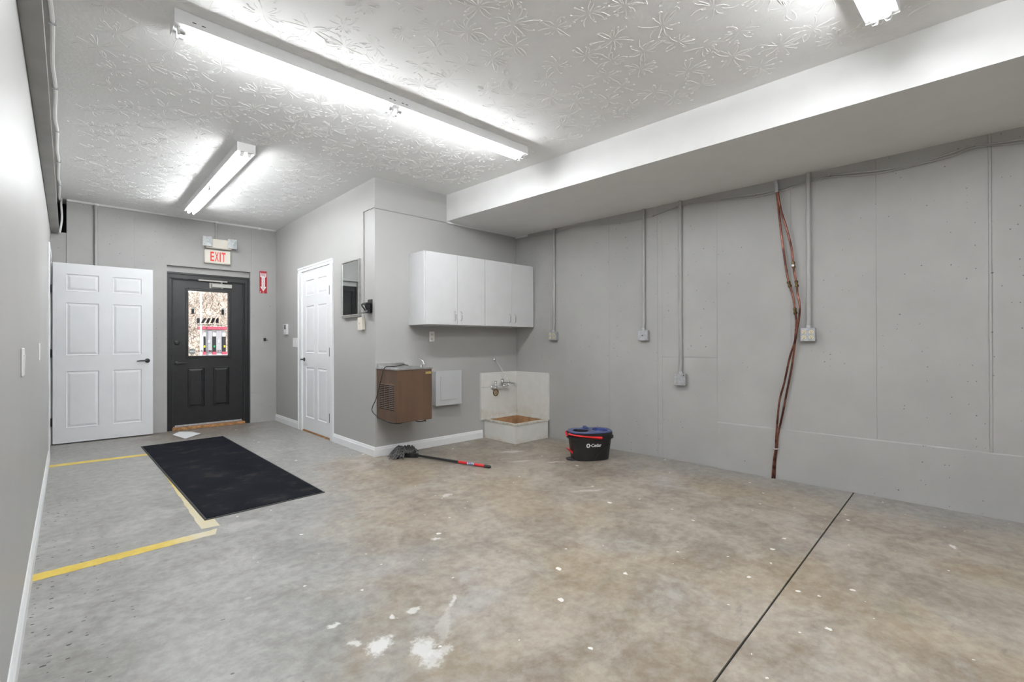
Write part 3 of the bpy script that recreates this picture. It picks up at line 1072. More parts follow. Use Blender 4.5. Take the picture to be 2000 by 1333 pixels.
# fuel dispenser and pole
FYD = 35.0
t = thing('fuel_dispenser', 'grey fuel dispenser with red top outside the exit door', 'fuel pump', (6.8, FYD, -.12))
m_pumpgrey = plain('pump_grey', (.42, .42, .46), .5, var=.06)
m_pink = plain('pump_red', (.52, .09, .15), .5, var=.06)
kx = lambda px: math.tan(YAW + math.atan((px - 1000) / FPX)) * FYD
obj('body', MB().box(kx(398), kx(441), FYD + .05, FYD + .7, -.12, 1.95), plain('pump_white', (.75, .75, .76), .5, var=.05), t)
obj('sign_top', MB().box(kx(391), kx(443), FYD - .15, FYD + .85, 1.98, 2.17), m_pink, t, bevel=.02)
for a, b in ((402, 414), (422, 432.5)):
    pn = obj('panel', MB().box(kx(a), kx(b), FYD - .06, FYD + .05, .55, 1.92), m_pumpgrey, t, bevel=.01)
    obj('keypad', MB().box(kx(a + 4), kx(b - 4.5), FYD - .09, FYD - .06, 1.15, 1.32), m_whiteprint, pn)
for a, b in ((397.5, 401), (415, 421.5), (433.5, 441)):
    obj('nozzle_bay', MB().box(kx(a), kx(b), FYD - .02, FYD + .05, .55, 1.55), m_blackprint, t)
for px, mm in ((399, 'y'), (418, 'g'), (438, 'y')):
    col = (.75, .62, .05) if mm == 'y' else (.02, .35, .1)
    obj('nozzle', MB().box(kx(px - 1.6), kx(px + 1.6), FYD - .14, FYD - .02, .84, .98), plain('nozzle_' + mm, col, .5), t, bevel=.02)
obj('base', MB().box(kx(396), kx(443), FYD - .1, FYD + .8, -.12, .40), m_pumpgrey, t)
for a, b in ((396, 402), (414.5, 421.5), (433, 443)):
    obj('kick_panel', MB().box(kx(a), kx(b), FYD - .08, FYD + .05, .40, .58), m_pink, t)
t = thing('lamp_pole', 'thin white pole left of the fuel dispenser outside', 'pole', (kx(392.5), FYD - 1, -.12))
obj('shaft', MB().tube([(kx(392.5) * (FYD - 1) / FYD, FYD - 1, -.12), (kx(392.5) * (FYD - 1) / FYD, FYD - 1, 7.5)], .05, 10), plain('pole_white', (.8, .8, .82), .5), t)
obj('base', MB().tube([(kx(392.5) * (FYD - 1) / FYD, FYD - 1, -.12), (kx(392.5) * (FYD - 1) / FYD, FYD - 1, .2)], .14, 10), plain('pole_base', (.6, .6, .6), .7), t)

# ================================================================== BACK WALL THINGS
# exit sign and emergency light
t = thing('emergency_light', 'cream emergency light with two square lamp heads above exit sign', 'emergency light', (1.495, YB, 2.42))
xf = frame((0, YB, 0), (1, 0, 0), (0, -1, 0))
hb = obj('housing', MB(xf).box(1.335, 1.645, 0, .075, 2.395, 2.525), m_cream, t, bevel=.012, seg=2)
m_lens = plain('clear_lamp_lens', (.55, .58, .59), .5, .0, var=.2, vscale=60)
for hx in (1.350, 1.640):
    hd = obj('lamp_head', MB(xf).loft([[(hx - .045, .075, 2.425), (hx + .045, .075, 2.425), (hx + .045, .075, 2.525), (hx - .045, .075, 2.525)], [(hx - .058, .112, 2.408), (hx + .058, .112, 2.408), (hx + .058, .112, 2.540), (hx - .058, .112, 2.540)]]), m_white_plastic, t, bevel=.006)
    obj('reflector', MB(xf).loft([[(hx - .052, .1125, 2.414), (hx + .052, .1125, 2.414), (hx + .052, .1125, 2.534), (hx - .052, .1125, 2.534)], [(hx - .016, .126, 2.455), (hx + .016, .126, 2.455), (hx + .016, .126, 2.490), (hx - .016, .126, 2.490)]]), m_lens, hd)
    obj('bulb', MB(xf).lathe([(.010, 0), (.012, .006), (.006, .014), (.0, .016)], (hx, .125, 2.472), (0, 1, 0), 10), m_whiteprint, hd)
t = thing('exit_sign', 'cream EXIT sign with red letters over the black door', 'exit sign', (1.477, YB, 2.2))
obj('housing', MB(xf).box(1.325, 1.632, 0, .05, 2.195, 2.378), m_cream, t, bevel=.006)
fp = obj('face_plate', MB(xf).box(1.334, 1.623, .05, .054, 2.204, 2.369), m_cream, t, bevel=.0015)
m_exitred = plain('exit_red', (.80, .055, .045), .5, var=.04)
wl = (1.575 - 1.392) / 4
for k, ch in enumerate('EXIT'):
    wk = (.044, .047, .015, .047)[k]
    xk = (1.392, 1.443, 1.499, 1.522)[k]
    obj('letter', text_mb(ch, xf, xk, xk + wk, 2.224, 2.350, thick=.0546, bold=.02), m_exitred, fp)
# conduits on the back wall
t = thing('ceiling_conduit', 'pale raceway along the top of the back wall', 'conduit', (1.1, YB, ZC))
obj('raceway', MB(xf).box(-.004, 2.222, 0, .028, 2.748, 2.770), plain('white_raceway', (.70, .70, .69), .45, var=.02), t, bevel=.003)
for k in (.25, 1.47, 2.0):
    obj('raceway_coupling', MB(xf).box(k - .02, k + .02, 0, .031, 2.745, 2.770), m_soffit, t, bevel=.002)
t = thing('wall_conduit', 'grey conduit dropping behind the open white door', 'conduit', (.245, YB, 1.0))
obj('pipe', MB(xf).tube([(.245, .018, 1.0), (.245, .018, 2.75)], .0145, 12), m_conduit, t, smooth=True)
obj('connector', MB(xf).tube([(.245, .018, 2.70), (.245, .018, 2.748)], .019, 12), m_conduit, t, smooth=True)
t = thing('sign_conduit', 'short grey conduit between ceiling raceway and emergency light', 'conduit', (1.465, YB, 2.5))
obj('pipe', MB(xf).tube([(1.465, .018, 2.52), (1.465, .018, 2.75)], .0125, 12), m_conduit, t, smooth=True)
obj('connector', MB(xf).tube([(1.465, .018, 2.715), (1.465, .018, 2.748)], .017, 12), m_conduit, t, smooth=True)
# fire extinguisher sign
t = thing('fire_extinguisher_sign', 'red fire extinguisher sign with white down arrow', 'sign', (2.053, YB, 1.84))
pl = obj('plate', MB(xf).box(2.004, 2.102, .0005, .003, 1.842, 2.158), m_redsign, t)
cxs = 2.053
obj('arrow', MB(xf).prism([(cxs - .040, .0032, 2.140), (cxs - .032, .0032, 2.128), (cxs + .032, .0032, 2.128), (cxs + .040, .0032, 2.140), (cxs + .040, .0032, 2.078), (cxs + .022, .0032, 2.066), (cxs + .022, .0032, 1.935), (cxs + .040, .0032, 1.935), (cxs, .0032, 1.868), (cxs - .040, .0032, 1.935), (cxs - .022, .0032, 1.935), (cxs - .022, .0032, 2.066), (cxs - .040, .0032, 2.078)], (0, .0004, 0)), m_whiteprint, pl)
obj('lettering', text_mb('FIRE', xf, cxs - .031, cxs + .031, 2.085, 2.122, thick=.0041, bold=.01), m_redsign, pl)
for k, ch in enumerate('EXTINGUISHER'):
    zk = 2.058 - k * .0135
    w2 = .003 if ch == 'I' else .0085
    obj('lettering', text_mb(ch, xf, cxs - w2, cxs + w2, zk - .010, zk, thick=.0041, bold=.005), m_redsign, pl)
obj('small_print', MB(xf).box(cxs - .042, cxs - .030, .0031, .0036, 1.850, 1.868), m_whiteprint, pl)
obj('small_print', MB(xf).box(cxs - .006, cxs + .010, .0031, .0036, 1.850, 1.856), m_whiteprint, pl)
# extinguisher hook
t = thing('wall_hook', 'small black extinguisher hook on the wall beside exit door', 'hook', (2.07, YB, 1.15))
obj('plate', MB(xf).box(2.056, 2.086, 0, .012, 1.165, 1.200), m_black, t, bevel=.002)
obj('hook', MB(xf).tube([(2.071, .012, 1.182), (2.071, .05, 1.180), (2.071, .058, 1.195)], .006, 8).tube([(2.050, .03, 1.160), (2.10, .03, 1.172)], .004, 8), m_black, t)

# ================================================================== MIDDLE WALL THINGS
xf = frame((XD, 0, 0), (0, -1, 0), (-1, 0, 0))       # local x = -y
t = thing('keypad', 'white thermostat keypad with grey screen left of closed door', 'thermostat', (XD, 6.94, 1.24))
obj('body', MB(xf).box(-7.01, -6.885, 0, .026, 1.243, 1.390), m_white_plastic, t, bevel=.008, seg=2)
obj('screen', MB(xf).box(-6.985, -6.915, .026, .0275, 1.318, 1.378), plain('keypad_screen', (.12, .125, .13), .25, var=.3, vscale=90), t)
obj('buttons', MB(xf).box(-6.985, -6.955, .026, .028, 1.262, 1.275).box(-6.945, -6.915, .026, .028, 1.262, 1.275), m_panelgrey, t)


def switch_plate(name, label, xf, x0, x1, z0, z1, toggles, cat='light switch', kind='toggle'):
    o = xf @ Vector(((x0 + x1) / 2, 0, z0))
    t = thing(name, label, cat, o)
    pl = obj('plate', MB(xf).box(x0, x1, 0, .007, z0, z1), m_white_plastic, t, bevel=.003)
    zc = (z0 + z1) / 2
    for k in range(toggles):
        xc = x0 + (x1 - x0) * (k + .5) / toggles
        if kind == 'toggle':
            obj('rocker', MB(xf).hexa([(xc - .013, .006, zc - .03), (xc + .013, .006, zc - .03), (xc + .013, .008, zc - .03), (xc - .013, .008, zc - .03), (xc - .013, .006, zc + .03), (xc + .013, .006, zc + .03), (xc + .013, .0105, zc + .03), (xc - .013, .0105, zc + .03)]), m_white_plastic, pl)
        else:
            for s in (-1, 1):
                rc = obj('receptacle', MB(xf).lathe([(.0165, 0), (.0165, .003), (.015, .004)], (xc, .006, zc + s * .023), (0, 1, 0), 16), m_cream, pl)
                obj('slot', MB(xf).box(xc - .007, xc - .0045, .0095, .0105, zc + s * .023 - .004, zc + s * .023 + .007).box(xc + .0045, xc + .007, .0095, .0105, zc + s * .023 - .004, zc + s * .023 + .006).box(xc - .002, xc + .002, .0095, .0105, zc + s * .023 - .011, zc + s * .023 - .007), m_dark, rc)
    return t


switch_plate('light_switch', 'white two-gang switch plate left of the closed white door', xf, -6.70, -6.53, 1.07, 1.195, 2)
# mirror
t = thing('wall_mirror', 'tall steel-framed mirror with shelf lip reflecting the black door', 'mirror', (XD, 4.88, 1.39))
MY0, MY1, MZ0, MZ1 = 4.672, 5.092, 1.415, 2.003
obj('backing', MB(xf).box(-MY1, -MY0, .0, .020, MZ0, MZ1), m_steel, t)
obj('mirror_glass', MB(xf).box(-MY1 + .011, -MY0 - .011, .020, .0215, MZ0 + .011, MZ1 - .011), m_mirror, t)
mb = MB(xf)
for (a, b, c, d) in ((-MY1, -MY1 + .013, MZ0, MZ1), (-MY0 - .013, -MY0, MZ0, MZ1), (-MY1 + .013, -MY0 - .013, MZ0, MZ0 + .013), (-MY1 + .013, -MY0 - .013, MZ1 - .013, MZ1)):
    mb.box(a, b, .016, .028, c, d)
obj('frame', mb, m_steel, t, bevel=.002)
obj('shelf_lip', MB(xf).box(-MY1 + .02, -MY0 + .012, .0, .032, MZ0 - .018, MZ0 - .004), m_steel, t, bevel=.003)
# raceway with switch box
t = thing('wall_raceway', 'thin raceway from beside mirror round the corner under the soffit', 'raceway', (XD, 4.6, 1.38))
obj('vertical_run', MB(xf).box(-4.610, -4.594, 0, .012, 1.382, 2.476), m_conduit, t, bevel=.002)
obj('corner_run', MB(xf).box(-4.610, -YC + .012, 0, .012, 2.468, 2.484), m_conduit, t, bevel=.002)
obj('cupboard_wall_run', MB().box(XD - .012, 3.085, YC - .012, YC, 2.462, 2.478), m_conduit, t, bevel=.002)
obj('soffit_run', MB().box(3.085, 4.152, YC - .022, YC, 2.455, 2.478), m_soffit, t, bevel=.002)
obj('end_run', MB(rxf).box(.0, .20, 0.0, .022, 2.440, 2.462), m_soffit, t, bevel=.002)
t = thing('switch_box', 'cream surface switch box under the thin raceway', 'switch box', (XD, 4.64, 1.26))
bx_ = obj('box', MB(xf).box(-4.665, -4.578, 0, .035, 1.262, 1.384), m_cream, t, bevel=.003)
obj('cover', MB(xf).box(-4.669, -4.574, .035, .040, 1.258, 1.388), m_cream, t, bevel=.002)
obj('toggle', MB(xf).box(-4.626, -4.616, .040, .052, 1.318, 1.336), m_cream, t)
# black holder next to the mirror
t = thing('tool_holder', 'black wall bracket with curved prongs at the wall corner', 'bracket', (XD, 4.47, 1.43))
obj('plate', MB(xf).box(-4.515, -4.415, 0, .006, 1.43, 1.565), m_black, t, bevel=.004)
obj('shelf', MB(xf).box(-4.520, -4.420, .004, .075, 1.424, 1.431), m_black, t, bevel=.002)
for yy in (-4.505, -4.432):
    mb = MB(xf)
    mb.tube(smooth_path([(yy, .006, 1.530), (yy, .055, 1.524), (yy, .070, 1.500), (yy, .050, 1.475), (yy, .030, 1.445), (yy, .030, 1.43)]), .007, 8)
    obj('prong', mb, m_black, t, smooth=True)
obj('cradle', MB(xf).loft([[(-4.500 + a, b, z) for a, b in ((0, .012), (.066, .012), (.066, d), (0, d))] for z, d in ((1.431, .050), (1.465, .034), (1.500, .044), (1.520, .062))]), m_black, t, bevel=.004)
obj('crossbar', MB(xf).tube([(-4.520, .066, 1.514), (-4.42, .066, 1.514)], .008, 8), m_black, t, smooth=True)

# ================================================================== CUPBOARD WALL THINGS
def cupboard(x0, x1, label, xm, filler=False):
    t = thing('wall_cabinet', label, 'cabinet', ((x0 + x1) / 2, YC, 1.312), 'white wall cabinets over the fountain')
    y0 = 4.075
    z0, z1 = 1.312, 2.052
    body = MB()
    body.box(x0, x0 + .018, y0, YC, z0, z1).box(x1 - .018, x1, y0, YC, z0, z1).box(x0 + .018, x1 - .018, y0, YC, z1 - .018, z1).box(x0 + .018, x1 - .018, y0, YC, z0 + .006, z0 + .024).box(x0 + .018, x1 - .018, YC - .008, YC, z0, z1)
    obj('body', body, m_laminate, t)
    xa = x0 + (.012 if filler else .002)
    for (a, b, side) in ((xa, xm - .0015, 1), (xm + .0015, x1 - .002, -1)):
        dr = obj('door', MB().box(a, b, y0 - .019, y0 - .001, z0 + .002, z1 - .003), m_laminate, t, bevel=.0012)
        hx = (b - .038) if side > 0 else (a + .038)
        zc = z0 + .095
        mb = MB()
        mb.tube(smooth_path([(hx, y0 - .017, zc - .048), (hx, y0 - .036, zc - .046), (hx, y0 - .044, zc - .03), (hx, y0 - .046, zc), (hx, y0 - .044, zc + .03), (hx, y0 - .036, zc + .046), (hx, y0 - .017, zc + .048)], 3), .0045, 8)
        obj('handle', mb, m_chrome, dr, smooth=True)
    return t


cupboard(2.604, 3.382, 'white two-door wall cabinet nearer the mirror, end panel showing', 3.004, True)
cupboard(3.384, 4.150, 'white two-door wall cabinet next to the right-hand wall', 3.786)
xf = frame((0, YC, 0), (1, 0, 0), (0, -1, 0))
switch_plate('wall_outlet', 'white duplex outlet just under the wall cabinets', xf, 2.853, 2.921, 1.136, 1.250, 1, 'outlet', 'outlet')
# grey electrical panel
t = thing('electrical_panel', 'pale grey electrical panel box right of the drinking fountain', 'electrical panel', (3.06, YC, .44))
obj('box', MB(xf).box(2.885, 3.215, 0, .085, .452, .818), m_panelgrey, t, bevel=.003)
cv = obj('cover', MB(xf).box(2.878, 3.222, .085, .092, .446, .824), m_panelgrey, t, bevel=.002)
dr = obj('door', MB(xf).box(2.935, 3.165, .092, .098, .505, .768), m_panelgrey, cv, bevel=.003)
obj('latch_rail', MB(xf).box(2.935, 3.165, .0975, .1005, .728, .734), m_panelgrey, cv)

# brown drinking fountain
t = thing('drinking_fountain', 'brown wall-mounted drinking fountain with steel top and side vents', 'drinking fountain', (2.43, YC, .38))
fx0_, fx1_, fy0, fy1, fz0, fz1 = 2.238, 2.632, 3.962, YC - .002, .378, .872
mb = MB()
mb.prism([(fx0_, fy1, fz0), (fx0_, fy0 + .02, fz0), (fx0_ + .012, fy0, fz0), (fx1_ - .012, fy0, fz0), (fx1_, fy0 + .02, fz0), (fx1_, fy1, fz0)], (0, 0, fz1 - fz0))
bd = obj('cabinet', mb, m_brown, t, bevel=.004, seg=2)
# side louvres
slots = MB()
first = None
for cidx in range(3):
    ya = 4.295 - cidx * .098
    for r in range(14):
        z = .725 - r * .0175
        slots.box(fx0_ - .0014, fx0_ + .002, ya - .084, ya, z - .0105, z)
        if first is None:
            hm = MB()
            hm.add([(fx0_, ya - .082, z), (fx0_, ya, z), (fx0_ - .006, ya - .004, z + .001), (fx0_ - .006, ya - .078, z + .001), (fx0_, ya - .082, z + .007), (fx0_, ya, z + .007)],
                   [(0, 3, 2, 1), (4, 5, 2, 3), (0, 4, 3), (1, 2, 5)])
            first = (obj('louver', hm, m_brown, bd), ya, z)
        else:
            share(first[0], 'louver', bd, (0, ya - first[1], z - first[2]))
obj('vent_slots', slots, m_dark, bd)
# steel receiver: rim with a dished basin, raised splash edge at the back and left
tz = .889
NB = 28
outer, inner, dish, drain = [], [], [], []
cxb, cyb = 2.415, 4.165
for k in range(NB):
    a = 2 * math.pi * k / NB
    ca, sa = math.cos(a), math.sin(a)
    ex_, ey_ = (abs(ca) ** .22) * (1 if ca >= 0 else -1), (abs(sa) ** .22) * (1 if sa >= 0 else -1)
    s = max(abs(ex_), abs(ey_))
    outer.append((2.435 + .203 * ex_ / s, 4.163 + .205 * ey_ / s))
    ix, iy = (abs(ca) ** .5) * (1 if ca >= 0 else -1), (abs(sa) ** .5) * (1 if sa >= 0 else -1)
    inner.append((cxb + .150 * ix, cyb + .145 * iy))
mb = MB()
mb.loft([[(x, y, fz1) for x, y in outer], [(x, y, tz - .004) for x, y in outer], [(x * .985 + 2.435 * .015, y * .985 + 4.163 * .015, tz) for x, y in outer], [(x, y, tz - .002) for x, y in inner],
         [(cxb + (x - cxb) * .88, cyb + (y - cyb) * .88, tz - .016) for x, y in inner], [(cxb + (x - cxb) * .3, cyb + (y - cyb) * .3, tz - .021) for x, y in inner]], caps=True)
top = obj('receiver', mb, m_steel, t, smooth=True, label='stainless steel receiver top')
mb = MB()
mb.prism([(fx0_ + .004, fy1, tz - .006), (fx0_ + .004, fy1 - .045, tz - .004), (fx0_ + .004, fy1 - .016, tz + .030), (fx0_ + .004, fy1, tz + .034)], (.30, 0, 0))
obj('splash_edge', mb, m_steel, top, bevel=.004, seg=2)
mb = MB()
mb.tube(smooth_path([(2.575, 4.03, tz - .004), (2.575, 4.035, tz + .035), (2.570, 4.048, tz + .058), (2.556, 4.075, tz + .078), (2.545, 4.095, tz + .086)]), [.012] * 5 + [.010] * 6 + [.007] * 6, 10)
bb = obj('bubbler', mb, m_chrome, t, smooth=True)
obj('lever_valve', MB().tube([(2.545, 4.03, tz - .002), (2.545, 4.03, tz + .022)], .011, 12).tube([(2.545, 4.03, tz + .018), (2.572, 4.032, tz + .030)], .005, 8), m_chrome, t, smooth=True)
obj('strainer', MB().lathe([(.028, 0), (.028, .003), (.020, .004)], (cxb, cyb, tz - .021), (0, 0, 1), 18), m_galv, top)
obj('badge', MB().box(2.548, 2.612, fy0 - .0025, fy0 + .001, .825, .846), m_gold, t)
# cord: over the top, down the left side, under the cabinet
mb = MB()
mb.tube(smooth_path([(2.50, 4.20, tz + .012), (2.46, 4.23, tz + .020), (2.40, 4.22, tz + .010), (2.33, 4.17, tz + .008), (2.27, 4.16, tz + .010), (2.232, 4.17, tz + .006), (2.222, 4.19, .86), (2.220, 4.23, .78), (2.220, 4.28, .68), (2.216, 4.335, .57),
                     (2.19, 4.352, .50), (2.178, 4.33, .455), (2.20, 4.25, .405), (2.235, 4.14, .372), (2.275, 4.05, .362), (2.32, 4.02, .366), (2.40, 4.05, .385)], 5), .0042, 8)
obj('power_cord', mb, m_rubber, t, smooth=True)
mb = MB()
mb.tube(smooth_path([(2.44, 4.0, .382), (2.48, 3.995, .365), (2.53, 3.99, .362), (2.56, 3.99, .372), (2.57, 4.0, .385)]), .005, 8)
obj('drain_hose', mb, m_rubber, t, smooth=True)
obj('hose_fitting', MB().tube([(2.562, 3.99, .355), (2.565, 3.99, .380)], .008, 10), m_brass, t)

# ================================================================== MOP SINK
t = thing('mop_sink', 'stained white corner mop sink on the floor with rusty inside', 'sink', (3.9, 4.1, 0))
bx0, bx1, by0, by1, bz = 3.612, 4.150, 3.815, 4.36, .222
wl_ = .026
mb = MB()      # skirt walls
mb.box(bx0 + .006, bx1, by0 + .006, by0 + wl_, 0, bz - .022).box(bx0 + .006, bx0 + wl_, by0 + wl_, by1, 0, bz - .022).box(bx1 - wl_, bx1, by0 + wl_, by1, 0, bz - .022).box(bx0 + wl_, bx1 - wl_, by1 - wl_, by1, 0, bz - .022)
obj('skirt', mb, m_sink, t, bevel=.002)
mb = MB()      # rolled rim
rw_ = .046
mb.box(bx0, bx1 + .002, by0, by0 + rw_, bz - .024, bz).box(bx0, bx0 + rw_, by0 + rw_, by1, bz - .024, bz).box(bx1 - rw_ + .002, bx1 + .002, by0 + rw_, by1, bz - .024, bz).box(bx0 + rw_, bx1 - rw_ + .002, by1 - rw_, by1, bz - .024, bz)
obj('rim', mb, m_grime, t, bevel=.004, seg=2, label='grimy worn rim')
mb = MB()      # inner tub
a0, a1, c0, c1 = bx0 + rw_, bx1 - rw_ + .002, by0 + rw_, by1 - rw_
mb.loft([[(a0, c0, bz - .004), (a1, c0, bz - .004), (a1, c1, bz - .004), (a0, c1, bz - .004)], [(a0 + .015, c0 + .015, .03), (a1 - .015, c0 + .015, .03), (a1 - .015, c1 - .015, .03), (a0 + .015, c1 - .015, .03)]], caps=False)
n = len(mb.v)
mb.f.append((n - 4, n - 3, n - 2, n - 1))
tub = obj('tub', mb, m_basin, t, label='rust-brown inside of the tub')
obj('drain', MB().lathe([(.045, 0), (.045, .004), (.03, .005)], ((a0 + a1) / 2, (c0 + c1) / 2, .03), (0, 0, 1), 18), m_galv, tub)
obj('corner_trim', MB().box(bx0 + .001, bx0 + .012, by0 + .001, by0 + .012, 0, bz - .022), m_sink, t, bevel=.002)
# splash panels
t = thing('splash_panel', 'white splash panel behind the sink faucet with a seam', 'splash panel', (3.86, YC, bz))
xf = frame((0, YC, 0), (1, 0, 0), (0, -1, 0))
obj('lower_board', MB(xf).box(3.566, 4.148, .0, .018, bz - .01, .594), m_sink, t, bevel=.002)
obj('upper_board', MB(xf).box(3.566, 4.148, .0, .018, .597, .768), m_sink, t, bevel=.002)
obj('edge_strip', MB(xf).box(3.560, 3.567, .0, .021, bz - .01, .770), m_sink, t)
t = thing('splash_panel', 'plain white splash panel on the right wall over the sink', 'splash panel', tuple(RA + RU * .25 + Vector((0, 0, bz))))
obj('board', MB(rxf).box(.022, .540, .001, .018, bz - .01, .766), m_sink, t, bevel=.002)
obj('edge_strip', MB(rxf).box(.540, .546, .001, .021, bz - .01, .768), m_sink, t)
# faucet
t = thing('service_faucet', 'chrome service faucet with diagonal brace rod above the sink', 'faucet', (3.84, YC - .018, .58))
fy = YC - .018
for fxx in (3.735, 3.935):
    mb = MB()
    mb.lathe([(.028, 0), (.028, .006), (.016, .014), (.013, .018), (.013, .055), (.018, .057), (.018, .075), (.012, .080)], (fxx, fy, .588), (0, -1, 0), 18)
    obj('flange', mb, m_chrome, t, smooth=True)
    mb = MB()
    mb.lathe([(.014, -.018), (.015, .0), (.014, .02), (.011, .026), (.011, .042), (.014, .046), (.010, .058), (.0, .060)], (fxx, fy - .066, .60), (0, 0, 1), 16)
    vb = obj('valve', mb, m_chrome, t, smooth=True)
    mb = MB()
    mb.tube([(fxx - .020, fy - .066, .664), (fxx + .020, fy - .066, .664)], .005, 8).tube([(fxx, fy - .088, .664), (fxx, fy - .044, .664)], .005, 8)
    obj('cross_handle', mb, m_chrome, vb, smooth=True)
mb = MB()
mb.tube([(3.735, fy - .066, .588), (3.935, fy - .066, .588)], .0125, 12)
obj('body', mb, m_chrome, t, smooth=True)
mb = MB()
mb.lathe([(.016, 0), (.016, .035), (.019, .04), (.019, .078), (.015, .084), (.020, .09), (.012, .10)], (3.835, fy - .066, .59), (0, 0, 1), 16)
obj('vacuum_breaker', mb, m_chrome, t, smooth=True)
mb = MB()
mb.tube(smooth_path([(3.835, fy - .07, .645), (3.855, fy - .12, .645), (3.88, fy - .19, .643), (3.89, fy - .225, .636), (3.895, fy - .24, .612)]), .0105, 10)
obj('spout', mb, m_chrome, t, smooth=True)
obj('pail_hook', MB().lathe([(.016, 0), (.016, .008)], (3.872, fy - .165, .652), (0, 0, 1), 12), m_chrome, t)
mb = MB()
mb.tube([(3.868, fy - .165, .655), (3.785, fy - .006, .918)], .0042, 8)
rd = obj('brace_rod', mb, m_chrome, t, smooth=True)
obj('brace_flange', MB().lathe([(.019, 0), (.019, .008), (.012, .014), (.008, .022)], (3.785, YC, .918), (0, -1, 0), 16), m_chrome, rd, smooth=True)
t = thing('pipe_escutcheon', 'round brass ring on the splash panel below the faucet', 'ring', (3.787, YC - .018, .485))
obj('ring', MB().lathe([(.038, 0), (.044, .002), (.044, .008), (.037, .012), (.033, .008), (.033, .002)], (3.787, fy, .523), (0, -1, 0), 20, caps=False), m_brass, t, smooth=True)
obj('disc', MB().lathe([(.034, 0), (.034, .005)], (3.787, fy, .523), (0, -1, 0), 18), plain('tan_disc', (.45, .36, .25), .5, var=.2, vscale=50), t)
obj('screw', MB().box(3.778, 3.796, fy - .0075, fy - .004, .510, .516), m_dark, t)

# ================================================================== RIGHT WALL THINGS
def drop(label, uc, z0, z1, kind, w=.110, h=.110, dep=.045, pr=.0142, kinkz=None, catg='outlet'):
    """conduit down from the soffit to a surface box"""
    t = thing('conduit_box', label, catg, rxf @ Vector((uc, 0, z0)), 'conduit drops on the right wall')
    pd = .020
    top = ZS - .018
    mb = MB(rxf)
    k = kinkz or (z1 + .12)
    mb.tube([(uc, .016, top), (uc, .016, k), (uc, .019, k - .04), (uc, .028, z1 + .04), (uc, .028, z1)], pr, 12)
    obj('conduit', mb, m_conduit, t, smooth=True)
    mb = MB(rxf)
    mb.box(uc - pr - .012, uc + pr + .012, .0, .003, k + .02, k + .034)
    mb.tube([(uc, .016, k + .02), (uc, .016, k + .034)], pr + .002, 12)
    obj('strap', mb, m_conduit, t)
    if top - k > .7:
        share(t.children[-1], 'strap', t, (0, 0, (top - k) * .62))
    mb = MB(rxf)
    mb.tube([(uc, .028, z1 - .002), (uc, .028, z1 + .022)], pr + .005, 12)
    obj('connector', mb, m_galv, t, smooth=True)
    obj('box', MB(rxf).box(uc - w / 2, uc + w / 2, .0, dep, z0, z1), m_galv, t, bevel=.004)
    zc = (z0 + z1) / 2
    if kind == 'round':
        pts = []
        for i in range(24):
            a = 2 * math.pi * i / 24
            ca, sa = math.cos(a), math.sin(a)
            pts.append((uc + w * .5 * abs(ca) ** .45 * (1 if ca > 0 else -1), dep, zc + h * .5 * abs(sa) ** .45 * (1 if sa > 0 else -1)))
        cv = obj('cover', MB(rxf).prism(pts, (0, .008, 0)), m_galv, t, bevel=.002)
        obj('knockout', MB(rxf).lathe([(.006, 0), (.006, .0015)], (uc, dep + .008, zc), RN and (0, 1, 0), 10), m_dark, cv)
    else:
        cv = obj('cover', MB(rxf).box(uc - w / 2, uc + w / 2, dep, dep + .006, z0, z1), m_galv, t, bevel=.002)
    if kind == 'quad':
        for sx in (-1, 1):
            for sz in (-1, 1):
                cx, cz = uc + sx * .025, zc + sz * .021
                pts = []
                for i in range(16):
                    a = 2 * math.pi * i / 16
                    pts.append((cx + .0165 * math.cos(a), dep + .005, cz + max(-.0135, min(.0135, .0165 * math.sin(a)))))
                rc = obj('receptacle', MB(rxf).prism(pts, (0, .004, 0)), m_ivory, cv)
                obj('slot', MB(rxf).box(cx - .0075, cx - .005, dep + .0088, dep + .0098, cz - .003, cz + .007).box(cx + .005, cx + .0075, dep + .0088, dep + .0098, cz - .003, cz + .006).box(cx - .0025, cx + .0025, dep + .0088, dep + .0098, cz - .011, cz - .006), m_dark, rc)
    if kind == 'blank':
        obj('screw', MB(rxf).lathe([(.005, 0), (.005, .002)], (uc + w / 2 - .014, dep + .006, z1 - .014), (0, 1, 0), 8), m_dark, cv)
    return t


drop('small quad outlet box on conduit nearest the wall cabinets', rwu(3.735), 1.152, 1.250, 'quad', .098, .098, .052)
drop('round-cornered blank box on the second conduit from the cabinets', rwu(2.578), 1.142, 1.248, 'round', .105, .106, .042)
drop('low square blank box on the longest conduit of the wall', rwu(2.196), .722, .830, 'blank', .108, .108, .042)
drop('quad outlet box with ivory sockets right of the copper pipes', rwu(1.145), 1.133, 1.236, 'quad', .100, .103, .050, pr=.0165)

# copper pipes
def pipe_path(pix, off):
    return [rwp(x, y, d) for (x, y), d in zip(pix, off)]


